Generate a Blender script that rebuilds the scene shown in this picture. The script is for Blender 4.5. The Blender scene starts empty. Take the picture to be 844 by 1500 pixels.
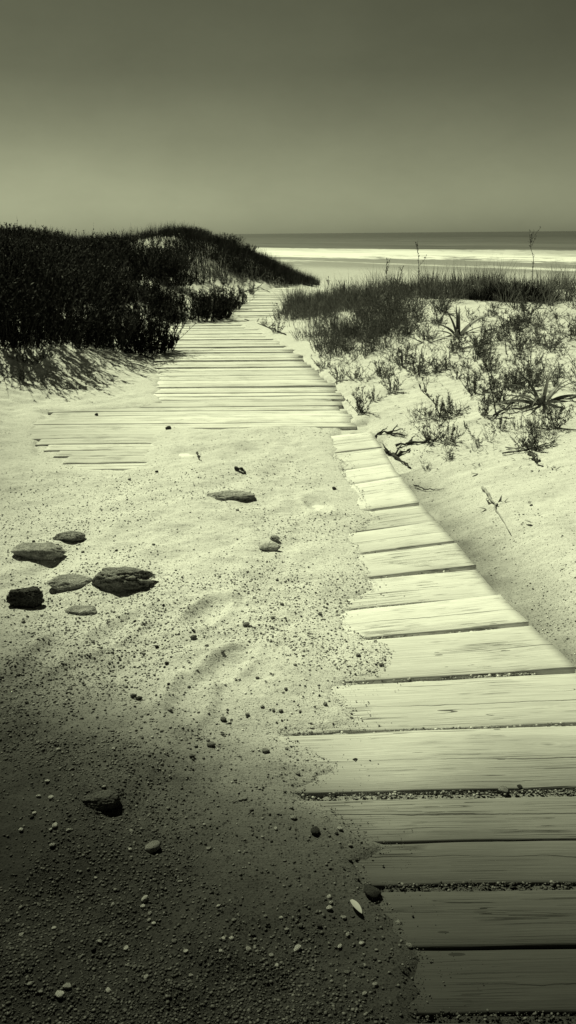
import bpy, math, random
import numpy as np
from mathutils import Vector, Matrix, Euler
R = math.radians
random.seed(7); rng = np.random.default_rng(7)
scn = bpy.context.scene
COL = scn.collection

# ------------------------------------------------------------------ camera
CAM_H = 1.4; PITCH = 18.1; FPX = 1248.0; W0, H0 = 844, 1500
cam = bpy.data.cameras.new('camera'); camo = bpy.data.objects.new('camera', cam); COL.objects.link(camo)
cam.sensor_fit = 'VERTICAL'; cam.sensor_height = 36.0; cam.lens = 36.0 * FPX / H0
cam.clip_start = 0.05; cam.clip_end = 60000
ROT = Euler((R(90 - PITCH), 0, 0)).to_matrix() @ Matrix.Rotation(R(-0.5), 3, 'Z')
camo.matrix_world = Matrix.Translation((0, 0, CAM_H)) @ ROT.to_4x4()
scn.camera = camo
def ray(px, py):
    d = ROT @ Vector(((px - W0 / 2) / FPX, -(py - H0 / 2) / FPX, -1.0)); return d
def P(px, py, z=0.0):
    d = ray(px, py); t = (z - CAM_H) / d.z
    return (d.x * t, d.y * t)

# ------------------------------------------------------------------ numpy noise
def _h(ix, iy, s):
    n = (ix.astype(np.int64) * 374761393 + iy.astype(np.int64) * 668265263 + s * 974711) & 0x7fffffff
    n = ((n ^ (n >> 13)) * 1274126177) & 0x7fffffff
    return ((n ^ (n >> 16)) & 0xffff) / 65535.0
def vn(x, y, s=0):
    x = np.asarray(x, float); y = np.asarray(y, float)
    ix = np.floor(x); iy = np.floor(y); fx = x - ix; fy = y - iy
    fx = fx * fx * (3 - 2 * fx); fy = fy * fy * (3 - 2 * fy)
    a = _h(ix, iy, s); b = _h(ix + 1, iy, s); c = _h(ix, iy + 1, s); d = _h(ix + 1, iy + 1, s)
    return (a * (1 - fx) + b * fx) * (1 - fy) + (c * (1 - fx) + d * fx) * fy - .5
def fbm(x, y, s=0, o=4):
    r = 0; a = 1.0
    for i in range(o):
        r = r + a * vn(x * 2 ** i + 17.3 * i, y * 2 ** i - 9.1 * i, s + i); a *= .5
    return r
def sm(a, b, x):
    t = np.clip((np.asarray(x, float) - a) / (b - a), 0, 1); return t * t * (3 - 2 * t)
def ip(v, xs, ys): return np.interp(v, xs, ys)

# ------------------------------------------------------------------ layout in plan
edge_a = P(583, 703); edge_b = P(812, 950)
def near_edge_x(y):            # straight right edge of the near boards
    k = (edge_b[0] - edge_a[0]) / (edge_b[1] - edge_a[1]); return edge_a[0] + (y - edge_a[1]) * k
# parts of the walkway free of sand
near_poly_px = [(488,628),(540,618),(560,640),(600,700),(700,800),(840,950),(1000,1120),(1200,1400),(1300,1700),
    (600,1700),(604,1480),(622,1410),(585,1360),(532,1300),(526,1270),(560,1247),(484,1188),(440,1168),(512,1132),(455,1104),
    (408,1078),(530,1068),(495,1015),(560,992),(577,952),(508,930),(510,890),(560,866),(545,842),(524,822),(520,788),(560,765),
    (528,722),(505,690),(488,650)]
plat_px = [(58,604),(140,603),(232,597),(231,570),(227,540),(226,500),(230,478),(262,468),(305,464),(335,452),(352,440),(372,428),(415,421),(445,422),
    (428,436),(404,446),(408,462),(385,470),(345,474),(380,486),(398,496),(425,512),(462,534),(476,550),(505,570),(516,592),(522,606),
    (512,629),(440,626),(330,630),(244,628),(214,640),(222,664),(206,686),(180,691),(92,686),(52,668),(46,640)]
def poly(px): return np.array([P(*p) for p in px])
POLYS = [poly(near_poly_px), poly(plat_px)]
def sd_poly(x, y, pg):         # >0 outside
    x = np.asarray(x, float); y = np.asarray(y, float)
    d2 = np.full(x.shape, 1e9); ins = np.zeros(x.shape, bool)
    n = len(pg)
    for i in range(n):
        ax, ay = pg[i]; bx, by = pg[(i + 1) % n]
        ex, ey = bx - ax, by - ay
        t = np.clip(((x - ax) * ex + (y - ay) * ey) / (ex * ex + ey * ey + 1e-12), 0, 1)
        d2 = np.minimum(d2, (x - ax - t * ex) ** 2 + (y - ay - t * ey) ** 2)
        c = ((ay > y) != (by > y)) & (x < (bx - ax) * (y - ay) / (by - ay + 1e-12) + ax)
        ins ^= c
    d = np.sqrt(d2); return np.where(ins, -d, d)
def SD(x, y):
    x = np.asarray(x, float); y = np.asarray(y, float)
    out = np.full(x.shape, 9.0)
    m = (y > 0.2) & (y < 27) & (x > -4) & (x < 3.5)
    if m.any():
        xx, yy = x[m], y[m]
        s = np.minimum(sd_poly(xx, yy, POLYS[0]), sd_poly(xx, yy, POLYS[1]))
        s = s + .05 * fbm(xx * 5, yy * 5, 31, 4) * np.clip(yy / 4, .6, 2.0) + .020 * fbm(xx * 33, yy * 33, 34, 2) * (yy < 6)
        out[m] = s
    return out
right_px = [(900,1200),(812,950),(583,703),(545,630),(518,600),(476,548),(425,512),(400,490),(410,460),(420,440),(445,424)]
rx = [(P(*p)[1], P(*p)[0]) for p in right_px]; rx.sort()
left_px = [(40,690),(40,650),(45,606),(228,560),(226,500),(230,478),(305,464),(352,440),(372,428)]
lx = [(P(*p)[1], P(*p)[0]) for p in left_px]; lx.sort()
rxy, rxx = [a for a, b in rx], [b for a, b in rx]
lxy, lxx = [a for a, b in lx], [b for a, b in lx]
# shoreline frame: u = distance out to sea past the outer breaker line
SA = np.array([0.0, 205.0]); SB = np.array([55.0, 133.0])
sdv = (SB - SA) / np.linalg.norm(SB - SA); snv = np.array([-sdv[1], sdv[0]])   # normal towards sea
if snv[1] < 0: snv = -snv
def SU(x, y): return (x - SA[0]) * snv[0] + (y - SA[1]) * snv[1]

_f = random.Random(19)
FOOT = [(_f.uniform(-1.9, .35), _f.uniform(2.3, 4.7), _f.uniform(-.5, .5)) for _ in range(26)]
BANK = [(*P(px, py - 6), w / 1248 * 3.9 * .5) for px, py, w in ((176,862,92),(102,862,62),(54,818,78),(101,792,50),(36,890,50),(395,808,34),(118,900,46),(147,1186,36))]
FOOT = [f for f in FOOT if all((f[0] - P(*c)[0]) ** 2 + (f[1] - P(*c)[1]) ** 2 > .38 ** 2 for c in ((338, 735), (176, 862), (54, 818), (36, 890), (101, 792), (398, 805), (147, 1186)))]
def H(x, y, sd=None):
    x = np.asarray(x, float); y = np.asarray(y, float)
    if sd is None: sd = SD(x, y)
    xr = ip(y, rxy, rxx); xl = ip(y, lxy, lxx)
    r = x - xr; l = xl - x
    Ar = ip(y, [0, 2, 4, 6, 8, 11, 14, 17, 22, 30], [.05, .09, .16, .26, .36, .46, .50, .32, .05, 0])
    Al = ip(y, [0, 4.5, 6, 8, 11, 16, 22, 30, 60], [0, 0, .06, .34, .60, .75, .6, .4, 0])
    z = Ar * sm(0.05, ip(y, [2, 5, 10], [1.6, 2.2, 2.6]), r) + Al * sm(-.02, ip(y, [5, 8, 20], [2.5, 1.9, 2.5]), l)
    # far ridge on the left of the path and the hollow where the path drops to the beach
    for cx, cy, hh, sx, sy in ((-3.0, 27, .80, 1.9, 3.4), (-1.0, 28.5, .45, 1.2, 3.0), (-7.5, 25, .62, 3.2, 4), (-14, 26, .70, 5, 6), (-24, 30, .9, 7, 7), (-40, 34, 1.0, 12, 8)):
        z = z + hh * np.exp(-((x - cx) / sx) ** 2 - ((y - cy) / sy) ** 2)
    start = ip(x, [-6, -1, .8, 3], [30, 25, 21, 15.5])
    drop = sm(0, 26, y - start) * 1.35 + np.clip((y - start - 10) / 90, 0, 1) * .45
    u = SU(x, y)
    drop = drop + sm(-92, 15, u) * 2.6
    z = z - drop
    z = z + .10 * fbm(x * .45, y * .45, 3, 4) * sm(3.5, 9, y) * sm(.1, 1.2, np.maximum(r, l))
    z = z + .035 * fbm(x * 2.0, y * 2.0, 5, 3) * sm(.05, .5, sd)
    near = 1 - sm(8, 14, y)
    z = z + (.027 * fbm(x * 6, y * 6, 8, 4)) * near * sm(0, .15, sd)
    for i_, (fx, fy, fa) in enumerate(FOOT):
        ca, sa = math.cos(fa), math.sin(fa); uu = (x - fx) * ca + (y - fy) * sa; vv = -(x - fx) * sa + (y - fy) * ca
        q = (uu / .055) ** 2 + (vv / .13) ** 2
        z = z + (-.020 * np.exp(-q ** 1.5) + .009 * np.exp(-(q - 1.9) ** 2 * 1.2)) * sm(.05, .2, sd)
    z = z + .0035 * np.sin((y * 1.0 + .25 * x + .16 * fbm(x * 1.5, y * 1.5, 66, 2)) * 48) * sm(-.1, .3, vn(x * .9, y * .9, 67)) * near * sm(.1, .3, sd)
    # wind-smoothed hollows and scuffed foot marks in front of the platform
    z = z - .02 * np.clip(vn(x * 3.1 + 5, y * 2.4, 77) - .12, 0, 1) * near * sm(0, .3, sd) * 2
    # sand lapping over the boards
    cover = ip(sd, [-.035, .03, .12, .6], [-.010, .0155, .027, .048])
    w = sm(-.05, .05, sd)
    onb = (x < near_edge_x(y) - .01) | (y > 6.2)
    low = np.where(onb, np.where(y < 6.0, .001 - .034 * sm(-.17, -.03, x - near_edge_x(y) + .05 * vn(x * 3, y * 6, 45)), -.015) + .003 * fbm(x * 14, y * 14, 44, 2), -.055 - .01 * vn(x * 9, y * 9, 4))
    # trench beside the right-hand board ends
    tr = np.where(y < 6.0, np.exp(-(np.maximum(x - near_edge_x(y), 0) / .16) ** 2), 0)
    z = z - .035 * tr * (x > near_edge_x(y) - .01)
    for bx, by, br in BANK:
        q = ((x - bx) ** 2 + (y - by) ** 2) / (br * br)
        z = z + .35 * br * .22 * np.exp(-q * q * .35) - .02 * br * np.exp(-((x - bx - br * .9) ** 2 + (y - by + br * 1.3) ** 2) / (br * br * .6))
    zz = np.where(sd < -.035, low, np.maximum(z * sm(-.035, .3, sd) + cover, -.013) if False else z * sm(-.035, .3, sd) + cover)
    rightside = (x > near_edge_x(y) + .0) & (y < 6.0)
    zr = -.095 + sm(.05, .48, x - near_edge_x(y)) * .095 + Ar * sm(0.05, 1.8, x - near_edge_x(y)) + .02 * fbm(x * 6, y * 6, 8, 4) * sm(0, .2, x - near_edge_x(y)) + .03 * fbm(x * 2, y * 2, 5, 3) * sm(0, .4, x - near_edge_x(y))
    k = sm(5.2, 6.2, y)
    zz = np.where(rightside, zr * (1 - k) + zz * k, zz)
    return zz
def h1(x, y): return float(H(np.array([x]), np.array([y]))[0])
def hit(px, py, far=60):
    d = ray(px, py); ts = np.geomspace(.8, far, 900)
    xs, ys, zs = d.x * ts, d.y * ts, CAM_H + d.z * ts
    hh = H(xs, ys); i = np.argmax(zs < hh)
    if i == 0: i = -1
    return (float(xs[i]), float(ys[i]), float(hh[i]))
def hits(p): return [hit(*q) for q in p]

# ------------------------------------------------------------------ object helpers
def setp(o, label=None, cat=None, group=None, kind=None):
    if label: o['label'] = label
    if cat: o['category'] = cat
    if group: o['group'] = group
    if kind: o['kind'] = kind
    return o
def mesh(name, V, F, smooth=False):
    """V (n,3) array; F list of (m,k) int arrays"""
    me = bpy.data.meshes.new(name); V = np.asarray(V, np.float32)
    F = [np.asarray(f, np.int32) for f in F if len(f)]
    tot = sum(f.size for f in F); npoly = sum(len(f) for f in F)
    me.vertices.add(len(V)); me.vertices.foreach_set('co', V.ravel())
    me.loops.add(tot); me.loops.foreach_set('vertex_index', np.concatenate([f.ravel() for f in F]))
    sizes = np.concatenate([np.full(len(f), f.shape[1], np.int32) for f in F])
    starts = np.concatenate([[0], np.cumsum(sizes)[:-1]]).astype(np.int32)
    me.polygons.add(npoly); me.polygons.foreach_set('loop_start', starts)
    try: me.polygons.foreach_set('loop_total', sizes)
    except Exception: pass
    me.update(calc_edges=True); me.validate()
    if smooth: me.polygons.foreach_set('use_smooth', np.ones(npoly, bool))
    return me
def obj(name, me, mat=None, parent=None, loc=(0, 0, 0), rot=(0, 0, 0)):
    o = bpy.data.objects.new(name, me); COL.objects.link(o)
    if mat and me is not None and not me.materials: me.materials.append(mat)
    o.parent = parent; o.location = loc; o.rotation_euler = rot
    return o
def attr(me, name, vals):
    a = me.attributes.new(name, 'FLOAT', 'POINT'); a.data.foreach_set('value', np.asarray(vals, np.float32).ravel())
class MB:
    def __init__(s): s.V = []; s.F = {}; s.n = 0
    def add(s, V, F):
        V = np.asarray(V, float).reshape(-1, 3); F = np.asarray(F)
        if len(F) == 0: return
        s.V.append(V); s.F.setdefault(F.shape[1], []).append(F + s.n); s.n += len(V)
    def mesh(s, name, smooth=False):
        return mesh(name, np.concatenate(s.V), [np.concatenate(f) for f in s.F.values()], smooth)

def gridF(nu, nv, off=0):
    i = np.arange(nu - 1)[:, None] * nv + np.arange(nv - 1)[None, :]
    i = i.ravel() + off
    return np.stack([i, i + nv, i + nv + 1, i + 1], 1)
def dirs(az, inc): return np.stack([np.sin(inc) * np.cos(az), np.sin(inc) * np.sin(az), np.cos(inc)], -1)
def curve(base, az, lean, curl, length, K, wig=0.0, rg=rng):
    """paths (N,K,3): start leaning `lean` from the vertical and bend by `curl` over the length"""
    N = len(base); t = np.linspace(0, 1, K)
    inc = lean[:, None] + curl[:, None] * t[None, :]
    a = az[:, None] + (rg.normal(0, wig, (N, K)).cumsum(1) if wig else 0)
    d = dirs(a + 0 * inc, inc) * (length[:, None, None] / (K - 1))
    p = np.concatenate([np.zeros((N, 1, 3)), d[:, :-1].cumsum(1)], 1) + base[:, None, :]
    return p, d
def blades(mb, base, az, lean, curl, length, width, K=4, fold=0.0, shape='taper', wig=0.0, twist=None):
    p, d = curve(base, az, lean, curl, length, K, wig)
    t = np.linspace(0, 1, K)
    prof = (1 - t ** 1.6) if shape == 'taper' else np.sin(np.pi * np.clip(t * .92 + .08, 0, 1)) ** .7
    side = np.stack([-np.sin(az), np.cos(az), 0 * az], -1)
    if twist is not None:
        dn = d[:, 0] / np.linalg.norm(d[:, 0], axis=1, keepdims=True)
        up = np.cross(dn, side); side = side * np.cos(twist)[:, None] + up * np.sin(twist)[:, None]
    wv = width[:, None] * prof[None, :] * .5
    N = len(base)
    if fold:
        dn = d / np.linalg.norm(d, axis=2, keepdims=True)
        up = np.cross(dn, np.broadcast_to(side[:, None], dn.shape))
        L = p - side[:, None] * wv[..., None] - up * (wv * -fold)[..., None]
        Rr = p + side[:, None] * wv[..., None] - up * (wv * -fold)[..., None]
        V = np.stack([L, p, Rr], 2); M = 3
    else:
        V = np.stack([p - side[:, None] * wv[..., None], p + side[:, None] * wv[..., None]], 2); M = 2
    f = gridF(K, M)
    F = (f[None] + (np.arange(N) * K * M)[:, None, None]).reshape(-1, 4)
    mb.add(V, F)
def tubes(mb, p, rad, S=4):
    """p (N,K,3), rad (N,K)"""
    N, K = p.shape[:2]
    d = np.gradient(p, axis=1); d /= (np.linalg.norm(d, axis=2, keepdims=True) + 1e-9)
    ref = np.where(np.abs(d[..., 2:3]) > .8, np.array([1., 0, 0]), np.array([0, 0, 1.]))
    a = np.cross(d, ref); a /= np.linalg.norm(a, axis=2, keepdims=True); b = np.cross(d, a)
    th = np.arange(S) * 2 * math.pi / S
    V = p[:, :, None] + (a[:, :, None] * np.cos(th)[None, None, :, None] + b[:, :, None] * np.sin(th)[None, None, :, None]) * rad[:, :, None, None]
    k = np.arange(K - 1)[:, None] * S; s = np.arange(S)[None]
    s2 = (s + 1) % S
    f = np.stack([(k + s), (k + s2), (k + S + s2), (k + S + s)], -1).reshape(-1, 4)
    F = (f[None] + (np.arange(N) * K * S)[:, None, None]).reshape(-1, 4)
    mb.add(V, F)
    caps = np.stack([np.arange(S)[::-1], (K - 1) * S + np.arange(S)]); 
    C = (caps[None] + (np.arange(N) * K * S)[:, None, None]).reshape(-1, S)
    mb.V.append(np.zeros((0, 3))); mb.F.setdefault(S, []).append(C + mb.n - N * K * S)

# ------------------------------------------------------------------ materials
TINT = (0.955, 1.0, 0.63)      # the toned print: one olive hue for all light
class NT:
    def __init__(s, name):
        s.m = bpy.data.materials.new(name); s.m.use_nodes = True; s.t = s.m.node_tree; s.t.nodes.clear()
        s.out = s.n('ShaderNodeOutputMaterial'); s.b = s.n('ShaderNodeBsdfPrincipled')
        s.l(s.b.outputs[0], s.out.inputs[0]); s.b.inputs['Specular IOR Level'].default_value = .2; s.b.inputs['Roughness'].default_value = .85
    def n(s, t, **k):
        x = s.t.nodes.new(t)
        for a, v in k.items(): setattr(x, a, v)
        return x
    def l(s, a, b): s.t.links.new(a, b)
    def put(s, v, sock):
        if isinstance(v, (int, float)): sock.default_value = v
        else: s.l(v, sock)
    def math(s, op, a, b=0.0, c=None, clamp=False):
        x = s.n('ShaderNodeMath', operation=op, use_clamp=clamp); s.put(a, x.inputs[0]); s.put(b, x.inputs[1])
        if c is not None: s.put(c, x.inputs[2])
        return x.outputs[0]
    def mapr(s, v, a, b, c=0.0, d=1.0, smooth=False):
        x = s.n('ShaderNodeMapRange'); x.interpolation_type = 'SMOOTHSTEP' if smooth else 'LINEAR'
        s.put(v, x.inputs[0]); s.put(a, x.inputs[1]); s.put(b, x.inputs[2]); s.put(c, x.inputs[3]); s.put(d, x.inputs[4]); return x.outputs[0]
    def coord(s, which='Object', scale=(1, 1, 1), off=None):
        tc = s.n('ShaderNodeTexCoord'); mp = s.n('ShaderNodeMapping'); mp.inputs['Scale'].default_value = scale
        s.l(tc.outputs[which], mp.inputs[0])
        if off is not None: s.l(off, mp.inputs['Location'])
        return mp.outputs[0]
    def noise(s, vec, scale, detail=3, rough=.6, dist=0.0):
        x = s.n('ShaderNodeTexNoise'); s.l(vec, x.inputs['Vector']); x.inputs['Scale'].default_value = scale
        x.inputs['Detail'].default_value = detail; x.inputs['Roughness'].default_value = rough; x.inputs['Distortion'].default_value = dist
        return x.outputs[0]
    def voro(s, vec, scale, feature='F1', out='Distance', rnd=1.0):
        x = s.n('ShaderNodeTexVoronoi', feature=feature); s.l(vec, x.inputs['Vector']); x.inputs['Scale'].default_value = scale
        x.inputs['Randomness'].default_value = rnd; return x.outputs[out]
    def at(s, name): return s.n('ShaderNodeAttribute', attribute_name=name).outputs['Fac']
    def grey(s, v):
        c = s.n('ShaderNodeCombineColor'); s.put(v, c.inputs[0]); s.put(v, c.inputs[1]); s.put(v, c.inputs[2])
        s.l(c.outputs[0], s.b.inputs['Base Color'])
    def bump(s, h, strength=.5, dist=.01, chain=None):
        x = s.n('ShaderNodeBump'); x.inputs['Strength'].default_value = strength; x.inputs['Distance'].default_value = dist
        s.put(h, x.inputs['Height'])
        if chain is not None: s.l(chain, x.inputs['Normal'])
        return x.outputs[0]
    def normal(s, v): s.l(v, s.b.inputs['Normal'])

def mat_sand():
    m = NT('sand'); p = m.coord()
    tone = m.at('tone'); wood = m.at('coarse')
    n1 = m.noise(p, 2.2, 5, .6); n2 = m.noise(p, 38, 4, .7); n3 = m.noise(p, 260, 3, .7)
    v = m.math('ADD', .63, m.math('MULTIPLY', m.math('SUBTRACT', n1, .5), .16))
    v = m.math('ADD', v, m.math('MULTIPLY', m.math('SUBTRACT', n2, .5), .30))
    v = m.math('ADD', v, m.math('MULTIPLY', m.math('SUBTRACT', n3, .5), m.mapr(wood, 0, 1, .25, 1.1)))
    # scattered dark and pale grains
    vc = m.n('ShaderNodeTexVoronoi'); m.l(p, vc.inputs['Vector']); vc.inputs['Scale'].default_value = 170
    sp = m.n('ShaderNodeSeparateColor'); m.l(vc.outputs['Color'], sp.inputs[0])
    dark = m.math('MULTIPLY', m.math('LESS_THAN', sp.outputs[0], m.mapr(wood, 0, 1, .05, .32)), m.math('LESS_THAN', vc.outputs['Distance'], .42))
    v = m.math('MULTIPLY', v, m.math('SUBTRACT', 1.0, m.math('MULTIPLY', dark, m.mapr(sp.outputs[1], 0, 1, .25, .75))))
    vd = m.n('ShaderNodeTexVoronoi'); m.l(p, vd.inputs['Vector']); vd.inputs['Scale'].default_value = 75
    sd_ = m.n('ShaderNodeSeparateColor'); m.l(vd.outputs['Color'], sd_.inputs[0])
    dk2 = m.math('MULTIPLY', m.math('LESS_THAN', sd_.outputs[0], m.mapr(wood, 0, 1, .012, .14)), m.math('LESS_THAN', vd.outputs['Distance'], .33))
    v = m.math('MULTIPLY', v, m.math('SUBTRACT', 1.0, m.math('MULTIPLY', dk2, .6)))
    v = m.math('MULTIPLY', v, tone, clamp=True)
    m.grey(v)
    hsum = m.math('ADD', m.math('MULTIPLY', n2, .5), m.math('MULTIPLY', vc.outputs['Distance'], -.25))
    rip = m.noise(m.coord(scale=(1, 2.6, 1)), 9, 4, .6, .6)
    b0 = m.bump(rip, .35, .018); b1 = m.bump(hsum, .55, .006, b0); b2 = m.bump(n3, .5, .003, b1)
    m.normal(b2); m.b.inputs['Roughness'].default_value = .92; m.b.inputs['Specular IOR Level'].default_value = .12
    return m.m
def mat_wood(name='weathered_wood', base=.76):
    m = NT(name); oi = m.n('ShaderNodeObjectInfo')
    cb = m.n('ShaderNodeCombineXYZ')
    for k, s in enumerate((31., 17., 53.)): m.l(m.math('MULTIPLY', oi.outputs['Random'], s), cb.inputs[k])
    off = cb.outputs[0]
    g1 = m.noise(m.coord(scale=(1.2, 42, 42), off=off), 1, 5, .65, .5)
    g2 = m.noise(m.coord(scale=(5, 270, 270), off=off), 1, 4, .7, .3)
    n0 = m.noise(m.coord(off=off), 3.5, 4, .6)
    cr = m.noise(m.coord(scale=(.55, 24, 24), off=off), 1, 2, .45, .5)
    crack = m.math('MULTIPLY', m.math('LESS_THAN', m.math('ABSOLUTE', m.math('SUBTRACT', cr, .50)), m.math('MULTIPLY', m.mapr(n0, .52, .66), .0045)), 1.0)
    cr2 = m.noise(m.coord(scale=(.8, 75, 75), off=off), 1, 2, .5, .2)
    fis = m.math('MULTIPLY', m.math('LESS_THAN', m.math('ABSOLUTE', m.math('SUBTRACT', cr2, .5)), .016), m.mapr(m.noise(m.coord(scale=(2, 5, 1), off=off), 1.3, 3), .50, .58))
    crack = m.math('MAXIMUM', crack, m.math('MULTIPLY', fis, .8))
    # one long drying crack wandering down the board, and small nicks
    tc2 = m.n('ShaderNodeTexCoord'); sx2 = m.n('ShaderNodeSeparateXYZ'); m.l(tc2.outputs['Object'], sx2.inputs[0])
    wn = m.noise(m.coord(scale=(3.0, .01, .01), off=off), 1, 5, .65)
    yy = m.math('ADD', sx2.outputs[1], m.math('ADD', m.math('MULTIPLY', m.math('SUBTRACT', wn, .5), .035), m.math('MULTIPLY', m.math('SUBTRACT', m.math('FRACT', m.math('MULTIPLY', oi.outputs['Random'], 7.3)), .5), .05)))
    yy = m.math('ADD', yy, m.math('MULTIPLY', sx2.outputs[0], .02))
    ext = m.mapr(m.noise(m.coord(scale=(1.6, .01, .01), off=off), 1, 3, .5), .40, .52)
    lng = m.math('LESS_THAN', m.math('ABSOLUTE', yy), m.math('MULTIPLY', ext, m.mapr(wn, .3, .7, .0007, .0024)))
    nk = m.n('ShaderNodeTexVoronoi'); m.l(m.coord(scale=(9, 38, .01), off=off), nk.inputs['Vector']); nk.inputs['Scale'].default_value = 1
    nks = m.n('ShaderNodeSeparateColor'); m.l(nk.outputs['Color'], nks.inputs[0])
    nick = m.math('MULTIPLY', m.math('LESS_THAN', nk.outputs['Distance'], m.math('MULTIPLY', nks.outputs[1], .16)), m.math('LESS_THAN', nks.outputs[0], .14))
    crack = m.math('MAXIMUM', crack, m.math('MAXIMUM', lng, m.math('MULTIPLY', nick, .8)))
    # knots
    kv = m.n('ShaderNodeTexVoronoi'); m.l(m.coord(scale=(2.0, 6.0, .01), off=off), kv.inputs['Vector']); kv.inputs['Scale'].default_value = 1.25
    kd = m.math('ADD', kv.outputs['Distance'], m.math('MULTIPLY', m.math('SUBTRACT', n0, .5), .12))
    rings = m.math('MULTIPLY', m.math('SINE', m.math('MULTIPLY', kd, 95.0)), m.mapr(kd, .05, .22, 1, 0))
    knot = m.mapr(kd, .015, .05, 1, 0)
    v = m.math('ADD', base, m.math('MULTIPLY', m.math('SUBTRACT', g1, .5), .30))
    v = m.math('ADD', v, m.math('MULTIPLY', m.math('SUBTRACT', g2, .5), .85))
    v = m.math('ADD', v, m.math('MULTIPLY', m.math('SUBTRACT', n0, .5), .22))
    v = m.math('ADD', v, m.math('MULTIPLY', rings, .045))
    v = m.math('MULTIPLY', v, m.math('SUBTRACT', 1.0, m.math('MULTIPLY', knot, .35)))
    v = m.math('MULTIPLY', v, m.math('SUBTRACT', 1.0, m.math('MULTIPLY', crack, .82)))
    # dry sand dusting caught in the grain
    du = m.noise(m.coord('Object', (1.6, 5, 1), off=off), 2.2, 5, .75)
    dust = m.math('MULTIPLY', m.mapr(du, .50, .66), .55)
    v = m.math('ADD', m.math('MULTIPLY', v, m.math('SUBTRACT', 1.0, dust)), m.math('MULTIPLY', dust, .72))
    v = m.math('MULTIPLY', v, m.mapr(oi.outputs['Random'], 0, 1, .82, 1.08))
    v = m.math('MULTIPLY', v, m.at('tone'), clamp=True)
    m.grey(v)
    hh = m.math('SUBTRACT', m.math('ADD', m.math('MULTIPLY', g1, .6), m.math('MULTIPLY', g2, .5)), m.math('ADD', m.math('MULTIPLY', crack, .9), m.math('MULTIPLY', rings, -.05)))
    m.normal(m.bump(hh, .7, .004)); m.b.inputs['Roughness'].default_value = .8
    return m.m
def mat_rock(name, base, pit=1.0):
    m = NT(name); p = m.coord()
    n = m.noise(p, 22, 6, .75); v2 = m.voro(p, 75); n3 = m.noise(p, 170, 4, .7)
    hole = m.mapr(v2, .12, .30, 1, 0)
    hole = m.math('MULTIPLY', hole, m.mapr(m.noise(p, 30, 2), .42, .56))
    v = m.math('MULTIPLY', base, m.mapr(n, .3, .7, .35, 1.7))
    v = m.math('MULTIPLY', v, m.mapr(n3, .3, .7, .55, 1.45))
    v = m.math('MULTIPLY', v, m.math('SUBTRACT', 1.0, m.math('MULTIPLY', hole, .9 * pit)))
    m.grey(v)
    hh = m.math('SUBTRACT', m.math('ADD', m.math('MULTIPLY', n, .8), m.math('MULTIPLY', n3, .35)), m.math('MULTIPLY', hole, 1.1 * pit))
    m.normal(m.bump(hh, 1.0, .022)); return m.m
def mat_gravel():
    m = NT('gravel'); g = m.n('ShaderNodeNewGeometry'); r = g.outputs['Random Per Island']
    cr = m.n('ShaderNodeValToRGB'); e = cr.color_ramp; e.interpolation = 'LINEAR'
    for pos, c in ((0, .04), (.12, .10), (.3, .28), (.65, .46), (.85, .66), (1.0, 1.0)):
        x = e.elements.new(pos) if 0 < pos < 1 else e.elements[0 if pos == 0 else -1]; x.color = (c, c, c, 1)
    m.l(r, cr.inputs[0]); n = m.noise(m.coord(), 180, 3)
    v = m.math('MULTIPLY', cr.outputs[0], m.mapr(n, .3, .7, .75, 1.2))
    m.grey(m.math('MULTIPLY', v, m.at('tone'))); m.b.inputs['Roughness'].default_value = .7
    return m.m
def mat_leaf(name, a, b, trans=.25, rough=.6):
    m = NT(name); g = m.n('ShaderNodeNewGeometry'); n = m.noise(m.coord(), 14, 3)
    v = m.math('ADD', m.mapr(g.outputs['Random Per Island'], 0, 1, a, b), m.math('MULTIPLY', m.math('SUBTRACT', n, .5), (b - a) * .6))
    v = m.math('MAXIMUM', v, .005)
    m.grey(v); m.b.inputs['Roughness'].default_value = rough; m.b.inputs['Specular IOR Level'].default_value = .25 if b > .05 else .04
    if trans:
        tr = m.n('ShaderNodeBsdfTranslucent'); mx = m.n('ShaderNodeMixShader'); mx.inputs[0].default_value = trans
        c = m.n('ShaderNodeCombineColor')
        for k in range(3): m.l(v, c.inputs[k])
        m.l(c.outputs[0], tr.inputs[0]); m.l(m.b.outputs[0], mx.inputs[1]); m.l(tr.outputs[0], mx.inputs[2]); m.l(mx.outputs[0], m.out.inputs[0])
    return m.m
def mat_bark(name, base):
    m = NT(name); n = m.noise(m.coord(), 60, 4, .7)
    m.grey(m.math('MULTIPLY', base, m.mapr(n, .3, .7, .5, 1.5))); m.normal(m.bump(n, .6, .002)); return m.m
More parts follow.
